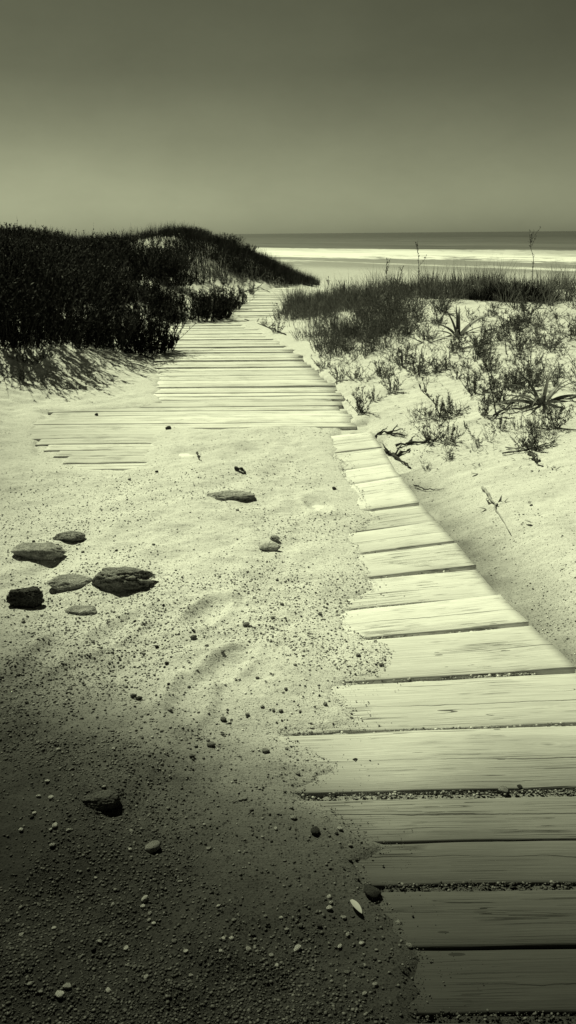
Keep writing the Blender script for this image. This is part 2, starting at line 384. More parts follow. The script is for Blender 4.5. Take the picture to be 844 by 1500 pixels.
def mat_sea():
    m = NT('sea_water'); u = m.at('shore'); p = m.coord()
    tc = m.n('ShaderNodeTexCoord'); mp = m.n('ShaderNodeMapping'); mp.inputs['Rotation'].default_value = (0, 0, -math.atan2(sdv[1], sdv[0]))
    m.l(tc.outputs['Object'], mp.inputs[0]); q = mp.outputs[0]
    def sc(v, s):
        x = m.n('ShaderNodeMapping'); x.inputs['Scale'].default_value = s; m.l(v, x.inputs[0]); return x.outputs[0]
    f1 = m.noise(sc(q, (.035, .16, 1)), 1, 6, .65, .8); f2 = m.noise(sc(q, (.3, .8, 1)), 1, 5, .7, .4)
    edge = m.math('ADD', u, m.math('MULTIPLY', m.math('SUBTRACT', f1, .5), 22))
    zone = m.mapr(edge, -4, 10, 1, 0)
    foamtex = m.math('ADD', m.math('MULTIPLY', f1, .6), m.math('MULTIPLY', f2, .5))
    thr = m.math('SUBTRACT', m.math('ADD', m.mapr(u, -46, 4, .62, .34), m.math('MULTIPLY', m.math('SUBTRACT', m.noise(sc(q, (.02, .02, 1)), 1, 4, .6), .5), .5)), m.math('MULTIPLY', m.math('SINE', m.math('ADD', m.math('MULTIPLY', u, .34), m.math('MULTIPLY', f1, 7.0))), .10))
    foam = m.math('MULTIPLY', zone, m.mapr(m.math('SUBTRACT', foamtex, thr), -.02, .10))
    # the occasional whitecap further out
    cap = m.math('MULTIPLY', m.mapr(f2, .74, .80), m.mapr(u, 10, 150, .35, 0))
    foam = m.math('MAXIMUM', foam, cap)
    far = m.mapr(u, 0, 500, .13, .06)
    st = m.noise(sc(q, (.006, .05, 1)), 1, 5, .6, .3)
    st2 = m.noise(sc(q, (.03, .25, 1)), 1, 6, .7, .3)
    water = m.math('MULTIPLY', m.math('MULTIPLY', far, m.mapr(st, .3, .7, .6, 1.4)), m.mapr(st2, .3, .7, .55, 1.5))
    wash = m.mapr(u, -70, -5, .42, .22)
    water = m.math('ADD', m.math('MULTIPLY', water, m.mapr(u, -25, 10)), m.math('MULTIPLY', wash, m.mapr(u, -25, 10, 1, 0)))
    v = m.math('ADD', m.math('MULTIPLY', foam, .85), m.math('MULTIPLY', water, m.math('SUBTRACT', 1.0, foam)))
    m.grey(v)
    m.put(m.mapr(foam, 0, 1, .35, .9), m.b.inputs['Roughness']); m.b.inputs['Specular IOR Level'].default_value = .35
    w1 = m.noise(sc(q, (.12, .5, 1)), 1, 5, .6)
    m.normal(m.bump(w1, .8, .5)); return m.m

SAND = mat_sand(); WOOD = mat_wood(); SEA = mat_sea(); GRAVEL = mat_gravel()
ROCK_M = mat_rock('crusty_rock', .34); ROCK = mat_rock('pitted_rock', .21); ROCK_D = mat_rock('dark_rock', .055, .5); ROCK_L = mat_rock('smooth_stone', .30, .1); SHELL = mat_rock('shell_white', .62, .1); ROCK_P = mat_rock('pale_stone', .42, .6)
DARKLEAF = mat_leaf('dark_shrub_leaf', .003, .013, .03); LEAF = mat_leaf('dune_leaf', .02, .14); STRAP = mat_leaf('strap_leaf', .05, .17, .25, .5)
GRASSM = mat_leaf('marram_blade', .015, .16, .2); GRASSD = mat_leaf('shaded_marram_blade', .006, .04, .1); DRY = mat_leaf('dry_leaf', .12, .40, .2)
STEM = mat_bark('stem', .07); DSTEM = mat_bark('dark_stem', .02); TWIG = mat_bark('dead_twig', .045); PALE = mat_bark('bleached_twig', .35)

# ------------------------------------------------------------------ ground
def damp(x, y):                # vignette darkening painted into sand, grit and planks, close up and along the left
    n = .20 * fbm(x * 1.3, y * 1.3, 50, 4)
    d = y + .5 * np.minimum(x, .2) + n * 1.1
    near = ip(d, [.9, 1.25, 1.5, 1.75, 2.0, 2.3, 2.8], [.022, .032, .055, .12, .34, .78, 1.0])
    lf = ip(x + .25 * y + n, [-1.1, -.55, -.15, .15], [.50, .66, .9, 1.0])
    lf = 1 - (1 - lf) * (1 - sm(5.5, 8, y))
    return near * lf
def axis(lo, hi, d0, growth, dense_lo, dense_hi):
    a = list(np.arange(dense_lo, dense_hi, d0)); s = d0; v = a[-1]
    while v < hi: s *= growth; v += s; a.append(v)
    s = d0; v = a[0]; b = []
    while v > lo: s *= growth; v -= s; b.append(v)
    return np.array(b[::-1] + a)
gx = axis(-420, 420, .0125, 1.022, -1.9, 2.0)
ys = [.55]; s = .0095
while ys[-1] < 420: 
    s = max(.0095, .0030 * max(ys[-1], .1) * (1 if ys[-1] < 12 else (ys[-1] / 12) ** .6)); ys.append(ys[-1] + s)
back = list(-np.geomspace(.5, 30, 24)[::-1]) + [-.2, .1, .35]
gy = np.array(back + ys)
X, Y = np.meshgrid(gx, gy, indexing='ij')
sdg = SD(X, Y)
Z = H(X, Y, sdg)
F = gridF(len(gx), len(gy))
me = mesh('ground', np.stack([X, Y, Z], -1).reshape(-1, 3), [F], True)
NE = X - near_edge_x(Y); groove = np.exp(-(np.maximum(NE - .06, 0) / .20) ** 2) * (NE > -.02) * (Y < 5.3) * (.75 + .5 * fbm(X * 6, Y * 6, 70, 3))  # strip beside the board ends: shade painted into its tone, plus coarser sand
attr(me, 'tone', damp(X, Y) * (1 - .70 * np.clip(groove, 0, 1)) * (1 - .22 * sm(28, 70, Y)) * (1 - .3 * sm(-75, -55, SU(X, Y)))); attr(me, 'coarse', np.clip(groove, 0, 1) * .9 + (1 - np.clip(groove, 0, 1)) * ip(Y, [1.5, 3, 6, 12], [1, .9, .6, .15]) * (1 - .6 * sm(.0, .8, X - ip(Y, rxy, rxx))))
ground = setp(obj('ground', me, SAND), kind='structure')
print('ground', X.size)

# sea: shore frame grid
su = np.concatenate([np.arange(-110, 60, 1.0), np.geomspace(60, 40000, 120)])
sv = np.concatenate([-np.geomspace(600, 50000, 30)[::-1], np.arange(-590, 600, 8.0), np.geomspace(600, 50000, 30)])
U, Vv = np.meshgrid(su, sv, indexing='ij')
XX = SA[0] + snv[0] * U + sdv[0] * Vv; YY = SA[1] + snv[1] * U + sdv[1] * Vv
wz = np.zeros_like(U)
for c, a, w in ((2, .75, 4.0), (-22, .35, 4.0), (-46, .18, 4.0), (34, .4, 9.0)):
    cc = c + 9 * fbm(Vv * .012, c + 0 * Vv, 60 + int(c + 50), 3)
    wz += a * np.exp(-((U - cc) / w) ** 2) * (1 + .8 * vn(Vv * .03, c + 0 * Vv, 90))
wz += .25 * fbm(XX * .02, YY * .05, 21, 3) * sm(20, 100, U) * (1 - sm(600, 1500, U))
SEAZ = -2.55
me = mesh('sea', np.stack([XX, YY, SEAZ + wz], -1).reshape(-1, 3), [gridF(len(su), len(sv))], True)
attr(me, 'shore', U); setp(obj('sea', me, SEA), kind='structure')

# ------------------------------------------------------------------ boardwalks
def plank_mesh(A, B, C, D, thick, rs, lift=0.0, ztop=0.0, lv=1.0, K=26, tonefix=None):
    """A,B = front edge left,right ; D,C = back edge left,right (world xy). returns mesh, centre, angle"""
    A, B, C, D = [np.array(p, float) for p in (A, B, C, D)]
    cen = (A + B + C + D) / 4; ax = (B + C) / 2 - (A + D) / 2; ang = math.atan2(ax[1], ax[0])
    s = np.linspace(0, 1, K)
    fr = A[None] + (B - A)[None] * s[:, None]; bk = D[None] + (C - D)[None] * s[:, None]
    wob = lambda sc, sd_: sc * fbm(s * 5 + sd_, s * 0 + sd_, 40, 3)
    perp = (D - A) / np.linalg.norm(D - A)
    fr = fr + perp[None] * wob(.006, rs * 7.1)[:, None]; bk = bk + perp[None] * wob(.006, rs * 3.7 + 9)[:, None]
    r_ = .006; w = np.linalg.norm(bk - fr, axis=1)
    cols = [(0, -1), (0, -r_ * 1.3), (.25 * r_, -.4 * r_), (r_, 0)] + [(None, q) for q in (.25, .5, .75)] + [(-r_, 0), (-.25 * r_, -.4 * r_), (-0.0001, -r_ * 1.3), (-0.0001, -1)]
    M = len(cols); V = np.zeros((K, M, 3))
    zt = ztop + lift * np.clip((s - .45) / .55, 0, 1) ** 2 + wob(.005, rs * 1.3)
    cup = (rs * 13.7 % 1 * .006 - .002) * lv
    tilt = ((rs * 7.77) % 1 - .5) * .012 * lv
    for j, (o, q) in enumerate(cols):
        if o is None: f = np.full(K, q); dz = 0.0
        else:
            f = np.where(o >= 0, o / w, 1 + o / w) if j < 5 else 1 + o / w
            dz = q
        V[:, j, :2] = fr * (1 - f)[:, None] + bk * f[:, None]
        c = cup * (1 - 4 * (f - .5) ** 2) * -1 + tilt * (f - .5)
        if q == -1: V[:, j, 2] = zt - thick
        elif o is None: V[:, j, 2] = zt + c + .0015 * fbm(s * 30, f * 9 + rs, 12, 2)
        else: V[:, j, 2] = zt + c + dz
    # ragged weathered ends
    dirx = (B - A) / np.linalg.norm(B - A)
    for e in (0, K - 1):
        V[e, :, :2] += dirx[None] * (.010 * fbm(np.arange(M) * .7 + rs * 9, np.full(M, e * 1.0), 71, 2))[:, None]
        V[e, 3:8, 2] -= .003
    tone = damp(V[..., 0], V[..., 1])  # planks carry the same painted vignette as the sand
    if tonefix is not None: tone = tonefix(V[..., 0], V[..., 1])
    V = V.reshape(-1, 3); V[:, 0] -= cen[0]; V[:, 1] -= cen[1]
    c, s_ = math.cos(-ang), math.sin(-ang)
    x = V[:, 0] * c - V[:, 1] * s_; y = V[:, 0] * s_ + V[:, 1] * c; V[:, 0] = x; V[:, 1] = y
    F = [gridF(K, M)]
    bot = np.arange(K - 1) * M
    F[0] = np.concatenate([F[0], np.stack([bot + M - 1, bot + 2 * M - 1, bot + M, bot], 1)])
    caps = np.stack([np.arange(M), (K - 1) * M + np.arange(M)[::-1]])
    me = mesh('plank', V, [F[0][:, ::-1], caps[:, ::-1]], False)
    attr(me, 'tone', tone)
    return me, cen, ang
def add_plank(root, *a, **k):
    me, c, ang = plank_mesh(*a, **k)
    rl = root.location
    return obj('plank', me, WOOD, root, (c[0] - rl.x, c[1] - rl.y, 0), (0, 0, ang))
def empty(name, loc): 
    o = bpy.data.objects.new(name, None); COL.objects.link(o); o.location = loc; o.empty_display_size = .2; return o
def joist(root, a, b, w=.07, h=.09, z=-.05):
    a = np.array(a); b = np.array(b); n = np.array([-(b - a)[1], (b - a)[0]]); n = n / np.linalg.norm(n) * w / 2
    mb = MB(); V = []
    for zz in (z - h, z):
        for p in (a - n, b - n, b + n, a + n): V.append((p[0] - root.location.x, p[1] - root.location.y, zz))
    mb.add(V, [(0, 3, 2, 1), (4, 5, 6, 7), (0, 1, 5, 4), (1, 2, 6, 5), (2, 3, 7, 6), (3, 0, 4, 7)])
    me = mb.mesh('joist'); attr(me, 'tone', np.full(8, .5)); return obj('joist', me, WOOD, root)

# near section: fan of board pairs
units = [(545, 634, 24), (560, 657, 26), (574, 682, 25), (589, 704, 23), (616, 744, 20), (640, 770, 17), (667, 801, 15), (698, 836, 12.5), (733, 878, 10.5), (777, 922, 8.5)]
fl = [(P(px, py), a) for px, py, a in units]
for dd, a in ((1.80, 5), (1.576, 3), (1.351, 1.2), (1.108, 0.3), (.865, 0), (.62, 0), (.38, 0)):
    y = dd * CAM_H; fl.append(((near_edge_x(y), y), a))
near = empty('boardwalk', (0, 3, 0))
setp(near, 'near stretch of weathered boardwalk with wide planks, its left side buried under gravelly sand', 'boardwalk')
rr = random.Random(3)
def leftpt(p, a, L): return (p[0] - L * math.cos(R(a)), p[1] - L * math.sin(R(a)))
for i in range(len(fl) - 1):
    (pb, ab), (pf, af) = fl[i], fl[i + 1]           # back line and front line of this unit
    pf = np.array(pf); pb = np.array(pb)
    Lf = 1.62; L, Lb = leftpt(pf, af, Lf), leftpt(pb, ab, Lf)
    A, B, C, D = np.array(L), pf, pb, np.array(Lb)
    # inner side of the curve: keep the left ends from crossing
    v = D - A
    if v[1] < .16: D = A + np.array([0, .16])
    jut = rr.uniform(-.006, .008)
    big = .016 if i < 12 else .022
    uF = lambda q, f: q
    def lerp(f): return A + (D - A) * f, B + (C - B) * f
    wd = np.linalg.norm(C - B); g0 = big / wd; g1 = .005 / wd
    ends = np.array([jut, 0])
    lift = {4: .012, 3: .03, 5: .022, 2: .015, 6: .018, 8: .022, 9: .012}.get(i, 0.002)
    single = i <= 11 or i == 15
    if single:
        a0, b0 = lerp(g0); a1, b1 = lerp(1 - g0 * .2)
        add_plank(near, a0, b0 + ends, b1 + ends, a1, .05, rr.random() + i, lift=lift * .6, ztop=rr.uniform(.008, .013), lv=.4, K=40)
    else:
        sp = rr.uniform(.46, .54)
        a0, b0 = lerp(g0 * .55); a1, b1 = lerp(sp - g1 / 2); a2, b2 = lerp(sp + g1 / 2); a3, b3 = lerp(1 - g0 * .45)
        add_plank(near, a0, b0 + ends, b1 + ends, a1, .05, rr.random() + i, lift=lift * .6, ztop=rr.uniform(.008, .012), lv=.4, K=40)
        e2 = ends + np.array([rr.uniform(-.006, .006), 0])
        add_plank(near, a2, b2 + e2, b3 + e2, a3, .05, rr.random() + i + .5, lift=lift * .3, ztop=rr.uniform(.007, .011), lv=.4, K=40)
joist(near, (near_edge_x(.7) - .13, .7), (near_edge_x(4.9) - .13, 4.9))

# platform and side spur
d_f = P(240, 629)[1]; xr_p = P(520, 612)[0]; xl_p = P(40, 640)[0] - .05
plat = empty('boardwalk', (-.7, 6.2, 0))
setp(plat, 'wide boardwalk landing of long planks reaching left beyond the path, half drowned in sand', 'boardwalk')
edges = [d_f]; 
while edges[-1] < 7.35: edges.append(edges[-1] + .165)
flat = lambda x, y: 1.0 - .0 * x
def ptone(x, y): return ip(x, [-2.0, -1.3, -.8], [.6, .85, 1.0])  # left side dimmed: vignette painted into the landing planks
for k in range(len(edges) - 1):
    y0, y1 = edges[k], edges[k + 1] - rr.uniform(.004, .012); j = rr.uniform(-.03, .03)
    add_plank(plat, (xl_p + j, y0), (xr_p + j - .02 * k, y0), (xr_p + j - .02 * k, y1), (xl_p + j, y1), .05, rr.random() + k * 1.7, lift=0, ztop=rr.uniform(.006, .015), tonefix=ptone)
y = d_f - .012; k = 0
yend = P(200, 687)[1]
while y - .16 > yend - .10:
    w = .165; j = rr.uniform(-.03, .03); skew = .006
    xr2 = P(360, 690)[0] if y - w <= yend + .05 else -.75
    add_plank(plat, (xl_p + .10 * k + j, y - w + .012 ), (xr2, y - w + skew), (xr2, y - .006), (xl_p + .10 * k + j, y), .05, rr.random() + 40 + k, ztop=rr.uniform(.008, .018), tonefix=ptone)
    y -= w + .004; k += 1
joist(plat, (xl_p + .3, yend + .02), (xl_p + .3, 7.3))

# far stretch
far = empty('boardwalk', (-.8, 14, 0))
setp(far, 'far stretch of narrow striped boardwalk running between the dune shrubs towards the beach', 'boardwalk')
y = edges[-1] + .006; k = 0
cx = lambda y: ip(y, [7.3, 9.5, 12, 15, 19, 24], [-.33, -.62, -.92, -.95, -.6, -.3])
while y < 23.6 and k < 99:
    w = .160 * (1 if k < 50 else 1.12); c = float(cx(y)); j = rr.uniform(-.04, .04)
    hw = ip(y, [7.3, 12, 20], [.88, .86, .84])
    sk = rr.uniform(-.006, .006)
    add_plank(far, (c - hw + j, y + sk), (c + hw + j, y - sk), (c + hw + j, y + w - sk), (c - hw + j, y + w + sk), .05, rr.random() + k * .9,
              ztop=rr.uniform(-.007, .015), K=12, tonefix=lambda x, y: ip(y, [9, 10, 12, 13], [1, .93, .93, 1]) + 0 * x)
    y += w + rr.uniform(.008, .026); k += 1
print('far planks', k, 'end', y)

# ------------------------------------------------------------------ stones
def ico(sub):
    import bmesh
    bm = bmesh.new(); bmesh.ops.create_icosphere(bm, subdivisions=sub, radius=1.0)
    V = np.array([v.co[:] for v in bm.verts]); F = np.array([[v.index for v in f.verts] for f in bm.faces]); bm.free(); return V, F
I1, I3, I4, I5 = ico(1), ico(3), ico(4), ico(5)
def n3(V, f, s, o=4):
    V = V * np.array([1, 1, .45])
    return (fbm(V[:, 0] * f + 3 * V[:, 2] * f * .7, V[:, 1] * f + 1.7 * V[:, 2] * f, s, o) + fbm(V[:, 1] * f + 2.2 * V[:, 2] * f, V[:, 2] * f * 1.3 - V[:, 0] * f * .6, s + 9, o)) * .7
def rock_mesh(sx, sy, sz, seed, rough=.22, flat=.0, ico_=I4, pits=0.0):
    V, F = ico_; V = V.copy()
    d = 1 + rough * n3(V, 1.6, seed, 5) + rough * .35 * n3(V, 6, seed + 3, 3)
    if pits: d -= pits * np.clip(n3(V, 9, seed + 5, 2) - .12, 0, 1)
    fac = np.random.default_rng(seed).normal(0, 1, (9, 3)); fac /= np.linalg.norm(fac, axis=1, keepdims=True)
    V = V * d[:, None]
    for q in fac:                      # knock broken facets off the lump
        e = V @ q - (.80 + .1 * n3(V, 4, seed + 2, 2)); V = V - q * np.clip(e, 0, 1)[:, None] * .8
    top = 1 - flat + .22 * n3(V, 2.2, seed + 8, 5)
    V[:, 2] = np.where(V[:, 2] > top, top + (V[:, 2] - top) * .35, V[:, 2])
    V = V + rough * .16 * np.stack([n3(V, 14, seed + 20, 3), n3(V, 15, seed + 25, 3), n3(V, 13, seed + 30, 3)], 1)
    V *= np.array([sx, sy, sz]) / 2
    return mesh('rock', V, [F], True)
def rock(px, py, wpx, hpx, mat, seed, label, rough=.22, flat=.15, sink=.25, pits=.0, rz=0, name='rock', cat='rock', dy=.65):
    """(px,py): middle of its foot in the photo"""
    x, y, z = hit(px, py); dist = math.sqrt(x * x + y * y + (CAM_H - z) ** 2); m_ = dist / FPX
    sx = wpx * m_; a = math.atan2(CAM_H, y); sy = sx * dy; sz = max(.02, (hpx * m_ - sy * .5 * math.sin(a) * .9) / math.cos(a)) * 1.15
    me = rock_mesh(sx, sy, sz, seed, rough, flat, I5 if wpx > 40 else I4, pits)
    o = obj(name, me, mat, None, (x, y + sy * .25, z + sz * (.5 - sink - .02)), (0, 0, rz))
    return setp(o, label, cat)
rock(176, 862, 90, 42, ROCK, 6, 'largest pitted dark rock on the sand, beside a smooth flat stone', .36, .25, .28, .6)
rock(102, 862, 62, 24, ROCK_L, 9, 'smooth flat grey stone touching the left side of the largest pitted rock', .12, .2, .3)
rock(54, 818, 78, 30, ROCK_L, 12, 'broad low grey stone half sunk in sand near the left edge', .18, .3, .3)
rock(101, 792, 50, 16, ROCK, 15, 'small rough dark rock just behind the broad low grey stone', .3, .2, .25, .4)
rock(36, 890, 50, 34, ROCK_D, 18, 'blackish craggy rock at the left edge, nearest of the left rocks', .35, .1, .2, .5)
rock(338, 731, 72, 17, ROCK_M, 21, 'flat crusty rock lying alone on the sand in front of the landing', .35, .45, .46, .6)
rock(395, 808, 32, 13, ROCK_P, 24, 'small pale stone with a pebble behind it in the middle of the sand', .2, .2, .25, .3)
rock(402, 792, 15, 9, ROCK_P, 27, 'pale pebble just behind the small pale stone', .2, .1, .25)
rock(118, 900, 46, 16, ROCK_L, 30, 'grey stone almost buried in sand below the smooth flat stone', .1, .3, .42)
rock(147, 1186, 54, 27, ROCK_D, 33, 'dark rounded lump of rock on the coarse sand in the foreground', .25, .1, .36, .1)
# loose individual pebbles of every visible size
peb_src = [(rock_mesh(1, .75 + .2 * rr.random(), .55, 100 + i, .25, .1, I3), None) for i in range(6)]
for m_, _ in peb_src: m_.name = 'pebble'
def pebble(px, py, wpx, mat, label, group=None, name='pebble'):
    x, y, z = hit(px, py); dist = math.sqrt(x * x + y * y + (CAM_H - z) ** 2); s = wpx * dist / FPX
    i = rr.randrange(6); me = peb_src[i][0]
    if mat.name not in me.name:
        key = me.name + mat.name
        me2 = bpy.data.meshes.get('pebble_' + mat.name + str(i))
        if me2 is None: me2 = me.copy(); me2.name = 'pebble_' + mat.name + str(i); me2.materials.clear(); me2.materials.append(mat)
        me = me2
    onboard = SD(np.array([x]), np.array([y]))[0] < -.03
    zz = (.006 if onboard else z) + s * .2
    o = obj(name, me, None, None, (x, y, zz), (rr.uniform(-.3, .3), rr.uniform(-.3, .3), rr.uniform(0, 6.28))); o.scale = (s, s, s)
    return setp(o, label, 'pebble', group)
for a in ((142, 613, 7, ROCK_D, 'dark pebble sitting alone on the left end of the landing planks'),
          (247, 629, 9, ROCK_D, 'dark pebble where the landing planks meet the sand'),
          (284, 937, 10, ROCK_L, 'angular grey pebble alone on the sand left of centre'),
          (520, 1119, 9, ROCK_D, 'dark chip lying on the wide pale plank beside its crack'),
          (737, 1165, 15, ROCK_P, 'whitish pebble lodged in the gravel gap between the wide planks'),
          (462, 1222, 16, ROCK_D, 'dark round pebble on gravel at the sand-covered plank edge'),
          (389, 1393 - 290, 12, ROCK_P, 'pale flat pebble beside the end of the wide bare plank'),
          (430, 1200, 10, ROCK_P, 'white pebble on the coarse gravel left of the planks'),
          (584, 1357, 10, ROCK_P, 'small triangular white stone on the darkest plank'),
          (599, 1390, 10, ROCK_L, 'round grey pebble on the darkest plank near the gravel edge'),
          (545, 1312, 26, ROCK_D, 'large dark pebble at the left end of the nearest gravel gap'),
          (225, 1246, 22, ROCK_L, 'light grey pebble on the dark foreground gravel with its shadow'),
          (760, 1158, 10, ROCK_D, 'dark pebble beside the whitish one in the gravel gap')):
    pebble(*a)
DK = 'small greyish pebble lying loose on the sand'; LT = 'small pale pebble lying loose on the coarse gravel'
for i in range(120):
    dk = rr.random() < .55
    py = 640 + 820 * rr.random() ** .8; px = rr.uniform(25, 560 if py > 900 else 500)
    x, y = P(px, py)
    if SD(np.array([x]), np.array([y]))[0] < .03: continue
    if dk: pebble(px, py, rr.uniform(3, 5) + 6 * rr.random() ** 4 + (py - 640) / 350, rr.choice([ROCK_D, ROCK, ROCK_L]), DK, 'dark pebbles strewn over the sand')
    elif py > 880: pebble(px, py, rr.uniform(4, 6) + 6 * rr.random() ** 4 + (py - 640) / 350, ROCK_P, LT, 'pale pebbles strewn over the gravel')
for i in range(80):
    py = rr.uniform(930, 1470); px = rr.uniform(25, 600); x, y = P(px, py)
    if SD(np.array([x]), np.array([y]))[0] > .02: pebble(px, py, rr.uniform(3, 6) + 5 * rr.random() ** 3 + (py - 900) / 250, rr.choice([ROCK_P, SHELL, SHELL]), 'small whitish shell bit or pebble on the dark coarse gravel', 'white shell bits on the gravel')
# fine gravel and shell grit, too many to count
def grains(N, sampler, smin, smax, name, dens=None):
    x, y = sampler(N); sd_ = SD(x, y); z = H(x, y, sd_)
    s = smin * (smax / smin) ** (rng.random(len(x)) ** 3.2)
    V0, F0 = I1; s = s * np.clip(y / 2.4, .78, 1.0)
    # cheaper grain: octahedron-ish
    O = np.array([(1, 0, 0), (0, 1, 0), (-1, 0, 0), (0, -1, 0), (0, 0, 1), (0, 0, -1)], float)
    OF = np.array([(0, 1, 4), (1, 2, 4), (2, 3, 4), (3, 0, 4), (1, 0, 5), (2, 1, 5), (3, 2, 5), (0, 3, 5)])
    big = s > .006
    mb = MB(); T = []
    for sel, (Vb, Fb) in ((~big, (O, OF)), (big, (V0, F0))):
        n = int(sel.sum())
        if n == 0: continue
        ang = rng.random(n) * 6.28
        sc = s[sel, None, None] * .5 * np.stack([np.ones(n), .6 + .4 * rng.random(n), .4 + .35 * rng.random(n)], 1)[:, None, :]
        Vv_ = Vb[None] * (1 + .28 * (rng.random((n, len(Vb), 1)) - .5) * 2) * sc
        c, s_ = np.cos(ang)[:, None], np.sin(ang)[:, None]
        xx = Vv_[..., 0] * c - Vv_[..., 1] * s_; yy = Vv_[..., 0] * s_ + Vv_[..., 1] * c
        Vv_ = np.stack([xx + x[sel, None], yy + y[sel, None], Vv_[..., 2] + (z[sel] + s[sel] * .12)[:, None]], -1)
        mb.add(Vv_, (Fb[None] + (np.arange(n) * len(Vb))[:, None, None]).reshape(-1, 3))
        T.append(np.repeat(.03 + .97 * damp(x[sel], y[sel]) ** .8, len(Vb)))  # grains follow the vignette painted on the sand
    me = mb.mesh(name); attr(me, 'tone', np.concatenate(T))
    return obj(name, me, GRAVEL)
def open_sand(N):
    py = 628 + 972 * rng.random(N * 2) ** .9; px = -60 + rng.random(N * 2) * 1000
    d = np.array([ROT @ Vector((1, 0, 0)), ROT @ Vector((0, 1, 0)), ROT @ Vector((0, 0, 1))])
    a = (px - W0 / 2) / FPX; b = -(py - H0 / 2) / FPX
    dd = a[:, None] * d[0] + b[:, None] * d[1] - d[2]
    t = -CAM_H / dd[:, 2]; x = dd[:, 0] * t; y = dd[:, 1] * t
    sd_ = SD(x, y); keep = (sd_ > .0) & ~((x > near_edge_x(y)) & (rng.random(len(x)) > .25 + .9 * np.exp(-(np.maximum(x - near_edge_x(y), 0) / .2) ** 2)))
    dens = .15 + 1.3 * sm(-.2, .35, fbm(x * 2.5, y * 2.5, 91, 4)) ; keep &= rng.random(len(x)) < dens
    return x[keep][:N], y[keep][:N]
setp(grains(125000, open_sand, .0022, .012, 'gravel'), 'fine mixed gravel and shell grit strewn over the sand', 'gravel', kind='stuff')
def gap_line(N):
    X_, Y_ = [], []
    for (p, a) in fl[1:]:
        n = int(N / 12 * (1 if p[1] < 3.2 else .25)); s_ = rng.random(n) * 1.35
        x = p[0] - s_ * math.cos(R(a)) - .0; y = p[1] - s_ * math.sin(R(a)) + rng.normal(.006, .0062, n)
        X_.append(x); Y_.append(y)
    x, y = np.concatenate(X_), np.concatenate(Y_)
    m = (x < near_edge_x(y) - .01) & (SD(x, y) < .0) & (rng.random(len(x)) < .25 + 1.2 * sm(-.1, .3, fbm(x * 4, y * 4, 15, 2)) + .6 * (y < 2.1)); return x[m], y[m]
gp = grains(17000, gap_line, .0035, .014, 'gravel'); gp.location.z = .006
setp(gp, 'gravel packed into the gaps between the near planks', 'gravel', kind='stuff')
def fringe(N):
    x, y = open_sand(1)
    n = N * 10; y = rng.uniform(1.0, 5.5, n); x = rng.uniform(-.9, .95, n)
    sd_ = sd_poly(x, y, POLYS[0]) + .05 * fbm(x * 5, y * 5, 31, 4) * np.clip(y / 4, .6, 2.0)
    m = (sd_ > -.13) & (sd_ < .04) & (x < near_edge_x(y) - .1) & (rng.random(n) < np.exp(-np.abs(sd_) / .03)); return x[m][:N], y[m][:N]
fg = grains(15000, fringe, .0025, .009, 'gravel'); fg.location.z = .010
setp(fg, 'loose grit spilled along the sand edge onto the planks', 'gravel', kind='stuff')

